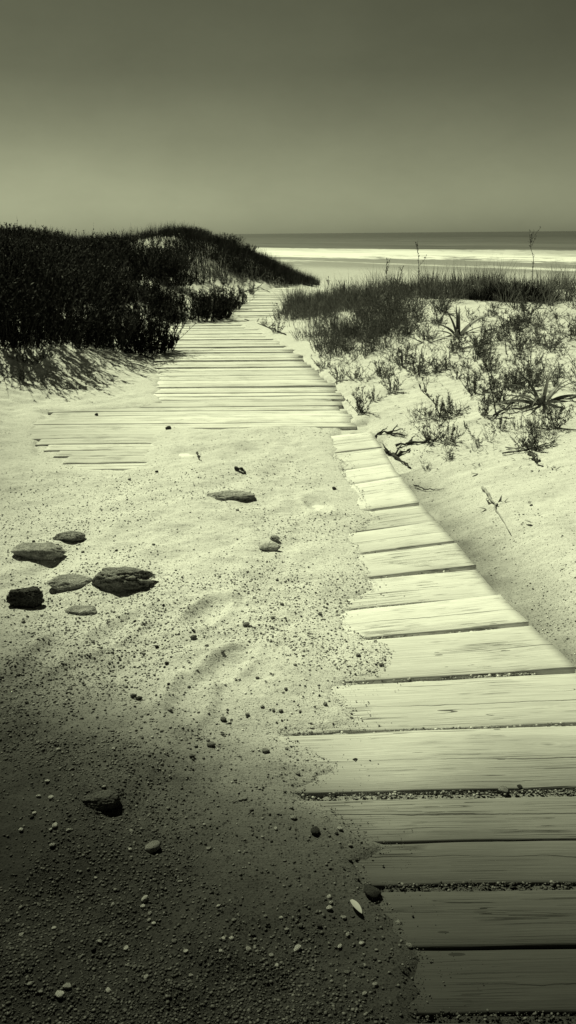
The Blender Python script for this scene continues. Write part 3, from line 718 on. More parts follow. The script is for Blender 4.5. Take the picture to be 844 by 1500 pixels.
# ------------------------------------------------------------------ plants
def copy_tree(o, loc=None, rz=0, sc=1.0, label=None, group=None):
    c = o.copy(); COL.objects.link(c)
    for ch in o.children:
        d = ch.copy(); COL.objects.link(d); d.parent = c; d.matrix_parent_inverse = ch.matrix_parent_inverse.copy()
    if loc is not None: c.location = loc
    c.rotation_euler = (0, 0, rz); c.scale = (sc, sc, sc)
    if label: c['label'] = label
    if group: c['group'] = group
    elif 'group' in c: del c['group']
    return c
def U_(a, b, n): return rng.uniform(a, b, n)
def leafy(stems, h, hvar, lean, curl, spread, nleaf, ll, lw, la=(.5, 1.1), rad=.004, K=8, leafshape='oval', wig=.12, start=.15, tip=True, branches=0):
    """returns (leaf MB, stem MB): stems rising from a base, leaves all along them"""
    L = MB(); S = MB(); n = stems
    ang = U_(0, 6.283, n); rr_ = spread * np.sqrt(rng.random(n)); base = np.stack([rr_ * np.cos(ang), rr_ * np.sin(ang), np.full(n, -.03)], 1)
    az = ang + rng.normal(0, .7, n); le = U_(*lean, n) * (.35 + .65 * rr_ / max(spread, 1e-6)) if spread > .05 else U_(*lean, n)
    ln = h * (1 - hvar * rng.random(n)) * (1 - .25 * (rr_ / max(spread, 1e-6)) ** 2 if spread > .05 else 1)
    p, d = curve(base, az, le, U_(*curl, n), ln, K, wig)
    t = np.linspace(0, 1, K); tubes(S, p, rad * (1.05 - .75 * t)[None].repeat(n, 0), 3)
    allp = [(p, d)]
    if branches:
        m = n * branches; i = rng.integers(0, n, m); k = rng.integers(K // 3, K - 1, m)
        b0 = p[i, k]; pz, dz = curve(b0, az[i] + rng.normal(0, 1.3, m), U_(.3, 1.1, m), U_(-.5, .3, m), ln[i] * U_(.2, .42, m), K, wig)
        tubes(S, pz, rad * .55 * (1.05 - .8 * t)[None].repeat(m, 0), 3); allp.append((pz, dz))
    for (pp, dd), nl in zip(allp, (nleaf, max(3, nleaf // 2))):
        N = len(pp); q = rng.random((N, nl)) * (1 - start) + start; f = q * (K - 1); k = np.clip(f.astype(int), 0, K - 2); fr = (f - k)[..., None]
        idx = np.arange(N)[:, None]
        pos = (pp[idx, k] * (1 - fr) + pp[idx, k + 1] * fr).reshape(-1, 3)
        dv = dd[idx, k].reshape(-1, 3); dv /= np.linalg.norm(dv, axis=1, keepdims=True)
        m = len(pos); a = U_(0, 6.283, m); rand = np.stack([np.cos(a), np.sin(a), U_(-.3, .6, m)], 1)
        v = dv * .8 + rand * U_(la[0], la[1], m)[:, None]; v /= np.linalg.norm(v, axis=1, keepdims=True)
        inc = np.arccos(np.clip(v[:, 2], -1, 1)); aa = np.arctan2(v[:, 1], v[:, 0])
        sz = (1.15 - .6 * q.reshape(-1)) * U_(.6, 1.1, m)
        blades(L, pos, aa, inc, U_(-.3, .6, m), ll * sz, lw * sz, 3, shape='oval' if leafshape == 'oval' else 'taper', twist=U_(-.8, .8, m))
    return L, S
def plant(name, L, S, lm, sm_, label, cat, leafname='foliage', stemname='stem', loc=(0, 0, 0), sc=1, rz=0, group=None):
    r_ = empty(name, loc); r_.scale = (sc, sc, sc); r_.rotation_euler = (0, 0, rz); setp(r_, label, cat, group)
    if L is not None and L.n: obj(leafname, L.mesh(leafname), lm, r_)
    if S is not None and S.n: obj(stemname, S.mesh(stemname), sm_, r_)
    return r_
def tuft(mb, x, y, z, n, h, spread, width, lean=(.05, .5), curl=(.2, 1.2), K=4):
    a = U_(0, 6.283, n); r_ = spread * np.sqrt(rng.random(n))
    base = np.stack([x + r_ * np.cos(a), y + r_ * np.sin(a), np.full(n, z - .02)], 1)
    blades(mb, base, a + rng.normal(0, .6, n), U_(*lean, n), U_(*curl, n), h * U_(.45, 1.0, n), np.full(n, width), K)

def in_px(poly_px, n, seed=0):
    pg = np.array(poly_px, float); r2 = np.random.default_rng(seed); out = []
    lo, hi = pg.min(0), pg.max(0)
    while len(out) < n:
        q = lo + r2.random((400, 2)) * (hi - lo); s_ = sd_poly(q[:, 0], q[:, 1], pg)
        out += [tuple(v) for v in q[s_ < 0]]
    return out[:n]

# --- left side dark shrubs
def bigbush(label, px, py, h, seed, sc=1.0, stems=150, spread=.42, nl=34, cat='shrub', name='dune_shrub', lean=(.1, .9), mat=None):
    L, S = leafy(stems, h, .8, lean, (-.4, .3), spread, nl, .052, .015, (.4, 1.0), .0045, 8, branches=2, start=.0)
    x, y, z = hit(px, py)
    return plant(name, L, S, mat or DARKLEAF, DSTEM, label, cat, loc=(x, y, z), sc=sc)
b1 = bigbush('tall black shrub with ragged upright twigs overhanging the left edge of the walkway', 196, 512, .95, 1, spread=.50, stems=230)
b2 = bigbush('dense black shrub mass standing left of the tall walkway-side shrub', 112, 504, 1.0, 2, spread=.6, stems=200)
b3 = bigbush('dark shrub at the left picture edge above the pale sand slope', 30, 500, .95, 3, spread=.55, stems=210)
b4 = bigbush('rounded dark bush beside the walkway, right of the tall black shrub', 278, 466, .68, 4, spread=.72, stems=260, lean=(.1, .8))
b5 = bigbush('smaller dark bush close behind the rounded bush by the walkway', 318, 452, .5, 4, spread=.45, stems=150, lean=(.1, .8))
G = 'dark shrubs covering the left dune'
rb = random.Random(11)
row = [(40,452,.95,'broad black shrub behind the edge shrub on the left dune'),(90,440,1.0,'black shrub on the left dune behind the dense black mass'),
       (150,446,1.0,'black shrub directly behind the tall walkway-side shrub'),(205,438,.8,'dark shrub between the tall shrub and the far ridge'),
       (240,448,.62,'low dark shrub just left of the rounded bush'),(60,418,.85,None),(120,412,.85,None),(175,410,1.0,None),(15,425,1.0,None),(228,405,.85,None),
       (35,392,.75,None),(95,388,.75,None),(150,384,.8,None),(205,390,.9,None),(-30,440,1.1,None),(-40,480,1.1,None),(-60,410,1.1,None),(250,418,.7,None)]
for px, py, sc, lab in row:
    x, y, z = hit(px, py)
    if z > 1.2 or y > 40: pass
    copy_tree(rb.choice([b1, b2, b3]), (x, y, z), rb.uniform(0, 6.28), sc * rb.uniform(.85, 1.05),
              lab or 'dark shrub in the thick cover of the left dune', G if lab is None else None)
# ridge shrubs on the far dune (smaller in view)
Lr, Sr = leafy(130, .62, .5, (.1, 1.0), (-.3, .4), .55, 18, .075, .022, (.4, 1.0), .006, 6, branches=1)
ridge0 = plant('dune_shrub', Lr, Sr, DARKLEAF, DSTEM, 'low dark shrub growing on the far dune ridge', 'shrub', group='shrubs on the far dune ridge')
spots = []
rg2 = np.random.default_rng(5)
while len(spots) < 95:
    x, y = rg2.uniform(-15, .2), rg2.uniform(19, 29)
    xe = ip(y, [19, 22, 27, 30], [-2.4, -2.0, -1.0, -1.0])
    if x > xe - .3: continue
    if x > -6 and vn(np.array([x * .55]), np.array([y * .55]), 63)[0] > .24: continue
    spots.append((x, y))
for i, (x, y) in enumerate(spots):
    o = ridge0 if i == 0 else copy_tree(ridge0, group='shrubs on the far dune ridge')
    o.location = (x, y, h1(x, y)); o.rotation_euler = (0, 0, rb.uniform(0, 6.28)); s_ = rb.uniform(.6, 1.0); o.scale = (s_ * 1.1, s_ * 1.1, s_ * .85)

# --- dune grass (one mass per dune)
mb = MB(); rg3 = np.random.default_rng(8); c = 0
while c < 2200:
    x, y = rg3.uniform(-14, 1.0), rg3.uniform(19, 33)
    xe = ip(y, [19, 22, 25, 28, 33], [-2.2, -1.6, -.3, .6, .8])
    if x > xe: continue
    if vn(np.array([x * .6]), np.array([y * .6]), 63)[0] > .32: continue
    tuft(mb, x, y, h1(x, y), 26, rg3.uniform(.3, .55), .16, .010, (.02, .6), (.1, 1.0), 3); c += 1
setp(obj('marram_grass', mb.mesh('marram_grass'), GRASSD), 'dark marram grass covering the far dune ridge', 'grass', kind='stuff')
mb = MB(); c = 0
gr_px = [(418,440),(440,412),(470,414),(560,410),(640,412),(720,418),(785,420),(880,425),(880,440),(735,442),(640,436),(575,436),(540,452),(480,462),(425,470)]
for px, py in in_px(gr_px, 900, 3):
    x, y, z = hit(px, py)
    if y > 19: continue
    cl = float(vn(np.array([x * 1.7]), np.array([y * .8]), 5)[0] + .6 * vn(np.array([x * 4.1]), np.array([y * 2]), 6)[0])
    if cl < -.18 and rng.random() < .75: continue
    tuft(mb, x + rng.normal(0, .08), y + rng.normal(0, .3), z, 26, rng.uniform(.22, .60) * (.75 + 1.1 * max(-.3, cl)), .11, .0075, (.02, .85), (.1, 1.4), 4)
for px, py in in_px([(425,440),(560,440),(590,480),(540,510),(470,500),(425,480)], 160, 9):
    x, y, z = hit(px, py); tuft(mb, x, y, z, 14, rng.uniform(.15, .32), .10, .005, (.05, .7), (.1, .9), 3)
for px, py in in_px([(440,405),(800,410),(800,418),(440,414)], 260, 13):
    x = rng.uniform(.9, 10); y = rng.uniform(14.5, 20); 
    if vn(np.array([x * 1.1]), np.array([y * .7]), 15)[0] < -.02: continue
    tuft(mb, x, y, h1(x, y), 24, rng.uniform(.25, .7), .16, .008, (.02, .7), (.1, 1.1), 3)
setp(obj('marram_grass', mb.mesh('marram_grass'), GRASSM), 'grey-green marram grass along the crest of the right dune', 'grass', kind='stuff')

mb = MB()
for k in range(620):
    x = rng.uniform(-3.2, .9); y = rng.uniform(24, 31)
    if vn(np.array([x * .9]), np.array([y * .8]), 64)[0] > .3: continue
    tuft(mb, x, y, h1(x, y), 30, rng.uniform(.25, .45), .2, .012, (.02, .7), (.1, 1.0), 3)
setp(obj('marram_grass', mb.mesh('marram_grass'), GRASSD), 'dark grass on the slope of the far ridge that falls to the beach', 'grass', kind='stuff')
# --- right side leafy plants
def mk_spurge(seed):
    L, S = leafy(16, .30, .5, (.1, 1.15), (-.6, .3), .04, 26, .042, .0105, (.5, 1.0), .0022, 7, branches=1)
    return plant('sea_spurge', L, S, LEAF, STEM, 'small leafy spurge rooted in the sand of the right dune', 'plant', group='small leafy plants on the right dune')
def mk_bushy(seed):
    L, S = leafy(46, .46, .6, (.1, 1.1), (-.5, .3), .32, 20, .042, .010, (.5, 1.0), .003, 7, branches=1)
    return plant('low_shrub', L, S, LEAF, STEM, 'low leafy shrub in the thicket on the right dune', 'shrub', group='low shrubs on the right dune')
def mk_creep(seed):
    L, S = leafy(9, .42, .6, (.9, 1.45), (-.5, .1), .02, 20, .036, .008, (.4, 1.0), .0022, 9, branches=1, wig=.25)
    return plant('creeping_plant', L, S, LEAF, STEM, 'straggly low plant with long runners on the right dune', 'plant', group='straggly runners on the right dune')
def mk_wiry(seed):
    L, S = leafy(7, .34, .6, (.1, .8), (-.3, .5), .02, 9, .028, .006, (.4, 1.0), .0028, 9, branches=3, wig=.3)
    return plant('wiry_plant', L, S, LEAF, STEM, 'thin wiry half-bare plant on the right dune', 'plant', group='wiry plants on the right dune')
crp = [mk_creep(i) for i in range(2)]; wry = [mk_wiry(i) for i in range(2)]
spg = [mk_spurge(i) for i in range(3)]; bsh = [mk_bushy(i) for i in range(2)]
GS = 'small leafy plants on the right dune'; GB = 'low shrubs on the right dune'
used = set(); CLEAR = [hit(671, 492), hit(795, 590)]
def place(protos, px, py, sc, label=None, group=None):
    x, y, z = hit(px, py); i = rb.randrange(len(protos)); p = protos[i]
    if group and any(abs(x - cx_) < .26 and -.5 < y - cy_ < .2 for cx_, cy_, _ in CLEAR): return None
    if id(p) in used: o = copy_tree(p, (x, y, z), rb.uniform(0, 6.28), sc, label, group)
    else:
        used.add(id(p)); o = p; o.location = (x, y, z); o.scale = (sc,) * 3; o.rotation_euler = (0, 0, rb.uniform(0, 6.28))
        if label: o['label'] = label
        if group: o['group'] = group
        elif 'group' in o: del o['group']
    return o
BL = 'low leafy shrub in the thicket on the right dune'; SL = 'small leafy spurge rooted in the sand of the right dune'
for px, py in in_px([(420,462),(445,425),(560,430),(640,440),(600,470),(575,505),(500,528),(440,505),(415,480)], 60, 21): place(bsh, px, py, rb.uniform(.45, .8), BL, GB)
for px, py, sc, lab in ((748, 440, .40, 'dense dark shrub standing up at the right end of the dune crest'), (790, 441, .30, 'dark shrub nearest the right picture edge on the dune crest'), (712, 440, .26, 'smaller dark shrub left of the dense crest shrub')):
    x, y, z = hit(px, py); copy_tree(b4, (x, y, z), px, sc * 1.15, lab)
DS = [o for o in ()]
for px, py in in_px([(470,500),(600,470),(790,455),(880,470),(880,640),(760,590),(690,570),(610,560),(540,540)], 165, 22):
    q = rb.random()
    if q < .36: place(spg, px, py, .25 + .7 * rb.random() ** 1.8, SL, GS)
    elif q < .72: place(crp, px, py, .35 + .7 * rb.random() ** 1.5, 'straggly low plant with long runners on the right dune', 'straggly runners on the right dune')
    else: place(wry, px, py, .5 + .7 * rb.random(), 'thin wiry half-bare plant on the right dune', 'wiry plants on the right dune')
for px, py in in_px([(440,470),(640,440),(860,440),(820,500),(700,530),(560,520)], 70, 23):
    if rb.random() < .5: place(spg, px, py, rb.uniform(.35, .9), SL, GS)
    else: place(crp, px, py, rb.uniform(.5, 1.0), 'straggly low plant with long runners on the right dune', 'straggly runners on the right dune')
for px, py in in_px([(455,520),(560,515),(600,560),(560,590),(500,575)], 16, 72): place(rb.choice([spg, crp, wry]), px, py, rb.uniform(.35, .75), 'small straggly plant on the bare sand strip beside the walkway', 'small plants beside the walkway edge')
for px, py in in_px([(600,600),(720,580),(740,660),(620,672)], 16, 73): place(rb.choice([crp, wry, spg]), px, py, rb.uniform(.3, .6), 'small straggly plant among the fallen twigs right of the plank ends', 'small plants among the twigs')
for a in ((530,606,1.25,'spiky leafy plant hugging the right edge of the walkway beside the landing'),
          (640,616,1.15,'bushy spurge on open sand right of the curving plank ends'),(660,606,1.0,'second bushy spurge touching the one on open sand'),
          (630,646,1.0,'low sprawling spurge just below the bushy one'),(657,647,.9,'small spurge at the right end of the sprawling one'),
          (560,548,1.1,'leafy tuft between the walkway and the dune thicket'),(497,558,1.0,'thin wispy tuft at the walkway edge'),
          (657,540,1.0,'neat upright spurge in the middle of the right dune'),(668,556,.6,'tiny spurge below the neat upright one'),(697,530,.7,'little spurge right of the neat upright one'),
          (405,488,1.0,'small plant on the sand tongue over the walkway'),(388,476,.6,'tiny plant on the sand tongue left of the small one'),
          (45,532,1.4,'shrubby plant on the pale slope at the left edge'),(70,526,1.0,'plant beside the shrubby one on the left slope'),(30,560,.8,'small sprig lowest on the left slope')):
    place(spg, a[0], a[1], a[2] * (.66 if a[0] > 450 else .8), a[3])
for px, py in ((320,455),(338,452),(352,448),(332,462),(300,466),(310,446),(368,432),(355,436)):
    place(spg, px, py, rb.uniform(.9, 1.5), 'small leafy plant at the foot of the rounded dark bush', 'small plants by the rounded bush')
for px, py in ((290,412),(310,415),(330,418),(352,415),(372,412),(395,416),(262,414)):
    place(spg, px, py, rb.uniform(1.2, 2.0), 'dark leafy clump on the sand below the far ridge', 'clumps below the far ridge')
# tall flowering stalks
def stalk(px, py, h, lean, seed, label, leaves=30, az=1.5):
    L = MB(); S = MB(); n = 1
    base = np.zeros((1, 3)); base[:, 2] = -.03
    p, d = curve(base, np.array([az]), np.array([lean]), np.array([.12 + .25 * lean]), np.array([h]), 12, .5)
    p[0, :, :2] += (.018 * h * np.cumsum(np.random.default_rng(seed).normal(0, 1, (12, 2)), 0) * np.linspace(0, 1, 12)[:, None]); tubes(S, p, .0052 * (1.1 - .7 * np.linspace(0, 1, 12))[None], 4)
    L2, S2 = leafy(1, h, 0, (lean, lean), (0, 0), .001, leaves, .03, .012, (.5, 1.1), .004, 12, start=.35)
    q = rng.random(leaves) * .62 + .36; k = (q * 11).astype(int).clip(0, 10); pos = p[0, k] + (p[0, k + 1] - p[0, k]) * (q * 11 - k)[:, None]
    blades(L, pos, U_(0, 6.28, leaves), U_(.3, 1.5, leaves), U_(-.4, .5, leaves), U_(.02, .05, leaves), U_(.008, .018, leaves), 3, shape='oval', twist=U_(-.8, .8, leaves))
    nb = 4; k = rng.integers(4, 10, nb); pb, db = curve(p[0, k], U_(0, 6.28, nb), U_(.3, .9, nb), U_(-.3, .2, nb), U_(.08, .2, nb) * h * 1.5, 5, .1); tubes(S, pb, np.full((nb, 5), .0022), 3)
    pos = pb[:, 1:].reshape(-1, 3); pos = np.repeat(pos, 3, 0); m = len(pos)
    blades(L, pos, U_(0, 6.28, m), U_(.2, 1.6, m), U_(-.4, .5, m), U_(.015, .035, m), U_(.007, .013, m), 3, shape='oval', twist=U_(-.8, .8, m))
    x, y, z = hit(px, py)
    return plant('flower_stalk', L, S, LEAF, STEM, label, 'plant', leafname='leaves', loc=(x, y, z))
stalk(612, 432, .82, .02, 1, 'tallest thin seed stalk rising from the grass in front of the surf', 34)
stalk(564, 432, .60, .05, 2, 'bent seed stalk left of the tallest one against the beach', 30)
stalk(583, 436, .5, .1, 3, 'short seed stalk between the two taller ones', 26)
stalk(778, 430, .92, .05, 4, 'tall seed stalk rising by the right picture edge above the dark shrub', 34)
stalk(478, 440, .5, .1, 5, 'thin stalk at the left end of the right-hand grass', 20)
stalk(654, 612, .44, .75, 6, 'leaning bare sprig arching left over the open sand', 14, az=2.7)
stalk(742, 520, .42, .12, 7, 'thin upright stalk on the sand right of the strap-leaved plant', 16)
stalk(565, 470, .42, .15, 8, 'grey upright stalk left of the strap-leaved plant', 20)
stalk(728, 610, .45, .2, 9, 'leafy stalk left of the nearest strap-leaved plant', 22)
# sea daffodils: broad strap leaves
def daffodil(px, py, leaves, label, sc=1.0):
    """leaves: (azimuth deg in plan, lean, curl, length, width)"""
    x, y, z = hit(px, py); r_ = empty('sea_daffodil', (x, y, z)); setp(r_, label, 'plant')
    for az, le, cu, ln, w in leaves:
        mb = MB(); blades(mb, np.array([[.02 * math.cos(R(az)), .02 * math.sin(R(az)), -.04]]), np.array([R(az)]), np.array([le]), np.array([cu]), np.array([ln * sc]), np.array([w * sc * (1.3 if ln > .2 else 1)]), 16, fold=.35, twist=np.array([rb.uniform(-.5, .5)]))
        obj('leaf', mb.mesh('leaf', True), STRAP, r_)
    mb = MB(); tubes(mb, np.array([[[0, 0, -.06], [0, 0, 0], [0, .0, .06]]]) * min(1, leaves[0][3] * 2.4), np.array([[.022, .026, .018]]) * sc * min(1, leaves[0][3] * 2.4), 8); obj('bulb_neck', mb.mesh('bulb_neck', True), STRAP, r_)
    return r_
daffodil(671, 492, [(0,.45,1.1,.50,.050),(20,.6,.9,.46,.048),(180,.6,1.3,.46,.046),(170,.9,1.2,.38,.045),(95,.12,.45,.40,.028),(80,.15,.25,.36,.04),(120,.3,.9,.46,.030),(-20,.8,1.2,.55,.045),(200,.4,1.6,.36,.04),(-60,.7,1.2,.3,.04),(250,.8,1.1,.3,.04)],
         'strap-leaved plant with broad curling leaves in the middle of the right dune')
daffodil(500, 448, [(0,.3,.5,.45,.05),(180,.5,.6,.42,.05),(60,.1,.3,.5,.05),(140,.3,.4,.45,.05),(-10,.6,.7,.4,.05),(200,.2,.5,.4,.05),(90,.3,.2,.42,.05)],
         'dark strap-leaved clump buried in the thicket near the walkway')
daffodil(795, 590, [(175,.35,1.5,.36,.05),(165,.9,1.3,.42,.045),(150,.3,.9,.40,.032),(60,.25,.8,.34,.030),(0,.4,1.3,.4,.05),(-10,.8,1.2,.36,.045),(210,.7,1.5,.40,.045),(-70,.7,1.4,.26,.045),(240,.5,1.9,.34,.04),(30,.5,1.0,.34,.045),(185,1.1,.9,.4,.04)],
         'large strap-leaved plant with arching leaves at the right picture edge', 1.0)
daffodil(728, 742, [(0,.9,.5,.10,.030),(30,.5,.4,.10,.028),(60,.5,.3,.10,.028),(120,.7,.4,.09,.028),(-25,1.1,.4,.11,.028),(180,1.0,.4,.09,.028)],
         'small broad-leaved seedling alone on the lower right sand')
daffodil(684, 628, [(0,.9,.5,.075,.030),(80,.6,.3,.085,.032),(170,.9,.4,.08,.03),(-80,.9,.4,.07,.03),(110,.2,.2,.10,.03)],
         'little four-leaved seedling right of the bushy spurge')
# grass tuft clumps round the nearest daffodil
for px, py, lab in ((765,628,'tangled leafy clump under the nearest strap-leaved plant'),(800,640,'leafy clump at the right picture edge under the arching leaves'),(790,600,'leafy growth wrapped round the base of the nearest strap-leaved plant'),(755,600,'leafy clump left of the nearest strap-leaved plant'),(815,610,'outermost leafy clump at the right picture edge')):
    place(bsh, px, py, .27, lab)
for px, py in in_px([(690,560),(800,560),(830,660),(760,660),(720,640)], 12, 31): place(spg, px, py, rb.uniform(.5, .9), 'small leafy spurge around the nearest strap-leaved plant', 'spurges by the nearest strap-leaved plant')
for px, py in ((660,672),(625,690),(658,675),(700,655),(590,640)): place(spg, px, py, .22, 'tiny seedling on the sand right of the plank ends', 'tiny seedlings')

# --- sticks, driftwood and litter
def stick(pts, r0, r1, mat, label, cat='twig', name='twig', z=.012, forks=()):
    w = [hit(*p) for p in pts]; w = np.array(w); w[:, 2] += z
    for i, p in enumerate(pts):
        if len(p) > 2: pass
    t = np.linspace(0, len(w) - 1, 14); q = np.stack([np.interp(t, np.arange(len(w)), w[:, k]) for k in range(3)], 1)
    q += rng.normal(0, r0 * .5, q.shape); o0 = q[0].copy(); q -= o0
    mb = MB(); tubes(mb, q[None], np.linspace(r0, r1, 14)[None] * (1 + .25 * rng.normal(0, 1, (1, 14))).clip(.6, 1.4), 6)
    for k, dx, dy, dz in forks:
        b = q[k]; f = np.stack([b + np.array([dx, dy, dz]) * s_ + rng.normal(0, r0 * .4, 3) * s_ for s_ in np.linspace(0, 1, 6)])
        tubes(mb, f[None], np.linspace(r0 * .7, r1 * .5, 6)[None], 5)
    o = obj(name, mb.mesh(name, True), mat, None, tuple(o0)); return setp(o, label, cat)
stick([(538,652),(560,637),(590,640)], .012, .005, TWIG, 'dark crooked branch lying over the sand at the plank ends', forks=((5, .08, .02, .05), (8, .1, -.05, .04), (9, .06, .08, .05)))
stick([(582,656),(610,650),(640,648)], .011, .006, TWIG, 'dark straight stick behind the crooked branch', forks=((4, .05, .06, .04),))
stick([(570,668),(588,680),(600,688)], .008, .004, TWIG, 'short dark twig hanging over a plank end')
stick([(562,668),(580,672),(600,660)], .012, .006, TWIG, 'thick dark twig with forks just above the raised plank end', forks=((6, .05, .06, .06), (3, -.04, .05, .05)))
stick([(606,716),(625,720),(651,720)], .005, .002, TWIG, 'thin curved twig on the sand beside the plank ends')
stick([(706,716),(722,738),(748,785)], .008, .002, PALE, 'bleached dry stalk trailing down the lower right sand')
stick([(740,660),(780,660),(815,655)], .006, .003, PALE, 'pale fallen stem below the large right-hand plant')
stick([(735,668),(775,662),(812,648)], .005, .002, TWIG, 'thin dark fallen stem crossing the pale one')
stick([(722,612),(745,598),(762,582)], .008, .004, TWIG, 'dark fallen strap leaf left of the large right-hand plant')
stick([(288,668),(293,675)], .006, .003, TWIG, 'short stick standing in the sand in front of the landing', z=.02)
stick([(345,690),(360,695)], .010, .006, TWIG, 'splinter at the end of the lowest landing plank')
stick([(205,521),(222,527),(236,534)], .012, .006, TWIG, 'forked dead branch on the sand at the left walkway edge', forks=((3, .05, .05, .07), (6, .08, .02, .09), (8, .10, -.03, .05)))
stick([(360,470),(385,478),(420,492)], .012, .006, TWIG, 'dark branch lying on the sand tongue over the walkway', forks=((4, .05, .06, .07), (8, .1, .0, .08)))
stick([(360,428),(380,422),(398,430)], .014, .006, TWIG, 'dead branch lying across the far end of the walkway', forks=((5, .2, .05, .15),))
stick([(775,672),(788,684)], .010, .006, TWIG, 'stubby dark stick upright in the sand near the right picture edge', z=.03)
# pale spindle-shaped leaf on the gravel
def dry_leaf(px, py, ln, w, az, label):
    x, y, z = hit(px, py); mb = MB()
    blades(mb, np.zeros((1, 3)), np.array([az]), np.array([1.45]), np.array([.25]), np.array([ln]), np.array([w]), 8, fold=.3, shape='oval')
    o = obj('dry_leaf', mb.mesh('dry_leaf', True), DRY, None, (x, y, z + .012)); return setp(o, label, 'leaf')
dry_leaf(514, 1326, .045, .014, -1.1, 'pale spindle-shaped dry leaf on the gravel beside the dark planks')
for px, py, a, lab in ((712,735,.5,'dry leaf under the broad-leaved seedling'),(775,742,1.2,'dark leaf scrap on the far right sand'),(778,770,2.2,'lowest leaf scrap on the right sand'),(690,700,.2,'leaf scrap above the bleached stalk')):
    dry_leaf(px, py, .045, .018, a, lab)
# leaf litter around shrubs, uncountable
mb = MB(); n = 900
pp = in_px([(420,500),(620,470),(800,460),(820,700),(600,680),(540,600),(480,560)], 500, 41) + in_px([(30,505),(230,500),(232,530),(120,535),(30,560)], 90, 42) + in_px([(250,466),(420,470),(400,500),(345,480)], 40, 43)
bb = np.array([hit(*p) for p in pp]); m = len(bb); bb[:, 2] += .004
blades(mb, bb, U_(0, 6.28, m), U_(1.1, 1.7, m), U_(-.4, .4, m), U_(.01, .05, m), U_(.003, .012, m), 3, shape='oval')
setp(obj('leaf_litter', mb.mesh('leaf_litter'), LEAF), 'scraps of leaf and twig scattered on the sand under the plants', 'leaf litter', kind='stuff')
# creeping runners on the left slope
mb = MB(); L = MB()
for px, py in in_px([(75,500),(210,500),(205,520),(120,522)], 16, 51):
    x, y, z = hit(px, py); pth = [np.array([x, y, z + .02])]; a = rng.uniform(0, 6.28)
    for k in range(7):
        a += rng.normal(0, .5); q = pth[-1] + np.array([math.cos(a) * .05, math.sin(a) * .05, 0]); q[2] = h1(q[0], q[1]) + .02 + .02 * rng.random(); pth.append(q)
    pth = np.array(pth); tubes(mb, pth[None], np.full((1, 8), .003), 3); bs = np.repeat(pth, 3, 0); m = len(bs)
    blades(L, bs, U_(0, 6.28, m), U_(.3, 1.4, m), U_(-.3, .4, m), U_(.02, .04, m), U_(.008, .014, m), 3, shape='oval')
rn = empty('creeping_plant', (0, 0, 0)); setp(rn, 'creeping runners with small leaves at the foot of the left black shrubs', 'plant')
obj('stem', mb.mesh('stem'), DSTEM, rn); obj('leaves', L.mesh('leaves'), LEAF, rn)

# ------------------------------------------------------------------ light
EL, AZ = 50, -32     # sun ahead and to the left
ld = bpy.data.lights.new('sun', 'SUN'); ld.energy = 5.0; ld.angle = R(.55); ld.color = TINT
lo = bpy.data.objects.new('sun', ld); COL.objects.link(lo)
dirv = Vector((math.sin(R(AZ)) * math.cos(R(EL)), math.cos(R(AZ)) * math.cos(R(EL)), math.sin(R(EL))))
lo.rotation_euler = dirv.to_track_quat('Z', 'Y').to_euler(); lo.location = (0, 0, 10)
w = bpy.data.worlds.new('World'); scn.world = w; w.use_nodes = True; t = w.node_tree; t.nodes.clear()
sky = t.nodes.new('ShaderNodeTexSky'); sky.sky_type = 'NISHITA'; sky.sun_disc = False; sky.sun_elevation = R(EL); sky.sun_rotation = R(AZ)
sky.air_density = 1.0; sky.dust_density = .6; sky.ozone_density = 1.0
bw = t.nodes.new('ShaderNodeRGBToBW'); t.links.new(sky.outputs[0], bw.inputs[0])
pw = t.nodes.new('ShaderNodeMath'); pw.operation = 'POWER'; pw.inputs[1].default_value = 1.6
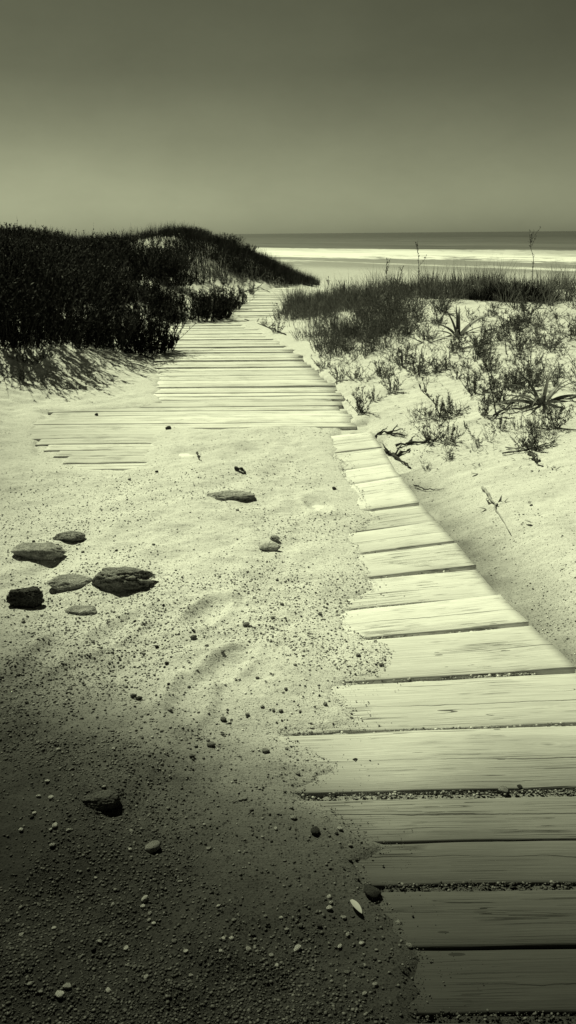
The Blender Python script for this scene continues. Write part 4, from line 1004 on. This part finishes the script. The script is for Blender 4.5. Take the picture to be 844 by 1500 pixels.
pm = t.nodes.new('ShaderNodeMath'); pm.operation = 'MULTIPLY'; pm.inputs[1].default_value = .3; t.links.new(bw.outputs[0], pm.inputs[0]); t.links.new(pm.outputs[0], pw.inputs[0])
tc = t.nodes.new('ShaderNodeTexCoord'); sx = t.nodes.new('ShaderNodeSeparateXYZ'); t.links.new(tc.outputs['Generated'], sx.inputs[0])
mr = t.nodes.new('ShaderNodeMapRange'); t.links.new(sx.outputs[2], mr.inputs[0])
mr.inputs[1].default_value = 0; mr.inputs[2].default_value = .16; mr.inputs[3].default_value = 1.75; mr.inputs[4].default_value = .98
mm = t.nodes.new('ShaderNodeMath'); mm.operation = 'MULTIPLY'; t.links.new(pw.outputs[0], mm.inputs[0]); t.links.new(mr.outputs[0], mm.inputs[1]); pw = mm
mx = t.nodes.new('ShaderNodeMix'); mx.data_type = 'RGBA'; mx.blend_type = 'MULTIPLY'; mx.inputs[0].default_value = 1
nz = t.nodes.new('ShaderNodeTexNoise'); nm = t.nodes.new('ShaderNodeMapping'); nm.inputs['Scale'].default_value = (2.2, 2.2, 4.5)
t.links.new(tc.outputs['Generated'], nm.inputs[0]); t.links.new(nm.outputs[0], nz.inputs['Vector']); nz.inputs['Scale'].default_value = 1.6; nz.inputs['Detail'].default_value = 7; nz.inputs['Roughness'].default_value = .62
nr = t.nodes.new('ShaderNodeMapRange'); t.links.new(nz.outputs[0], nr.inputs[0]); nr.inputs[1].default_value = .3; nr.inputs[2].default_value = .7; nr.inputs[3].default_value = .90; nr.inputs[4].default_value = 1.10
hz = t.nodes.new('ShaderNodeMath'); hz.operation = 'MULTIPLY'; t.links.new(pw.outputs[0], hz.inputs[0]); t.links.new(nr.outputs[0], hz.inputs[1])
t.links.new(hz.outputs[0], mx.inputs[6]); mx.inputs[7].default_value = (*TINT, 1)
bg = t.nodes.new('ShaderNodeBackground'); bg.inputs[1].default_value = .05; t.links.new(mx.outputs[2], bg.inputs[0])
wo = t.nodes.new('ShaderNodeOutputWorld'); t.links.new(bg.outputs[0], wo.inputs[0])
scn.view_settings.view_transform = 'Standard'; scn.view_settings.look = 'None'; scn.view_settings.exposure = 0; scn.view_settings.gamma = 1
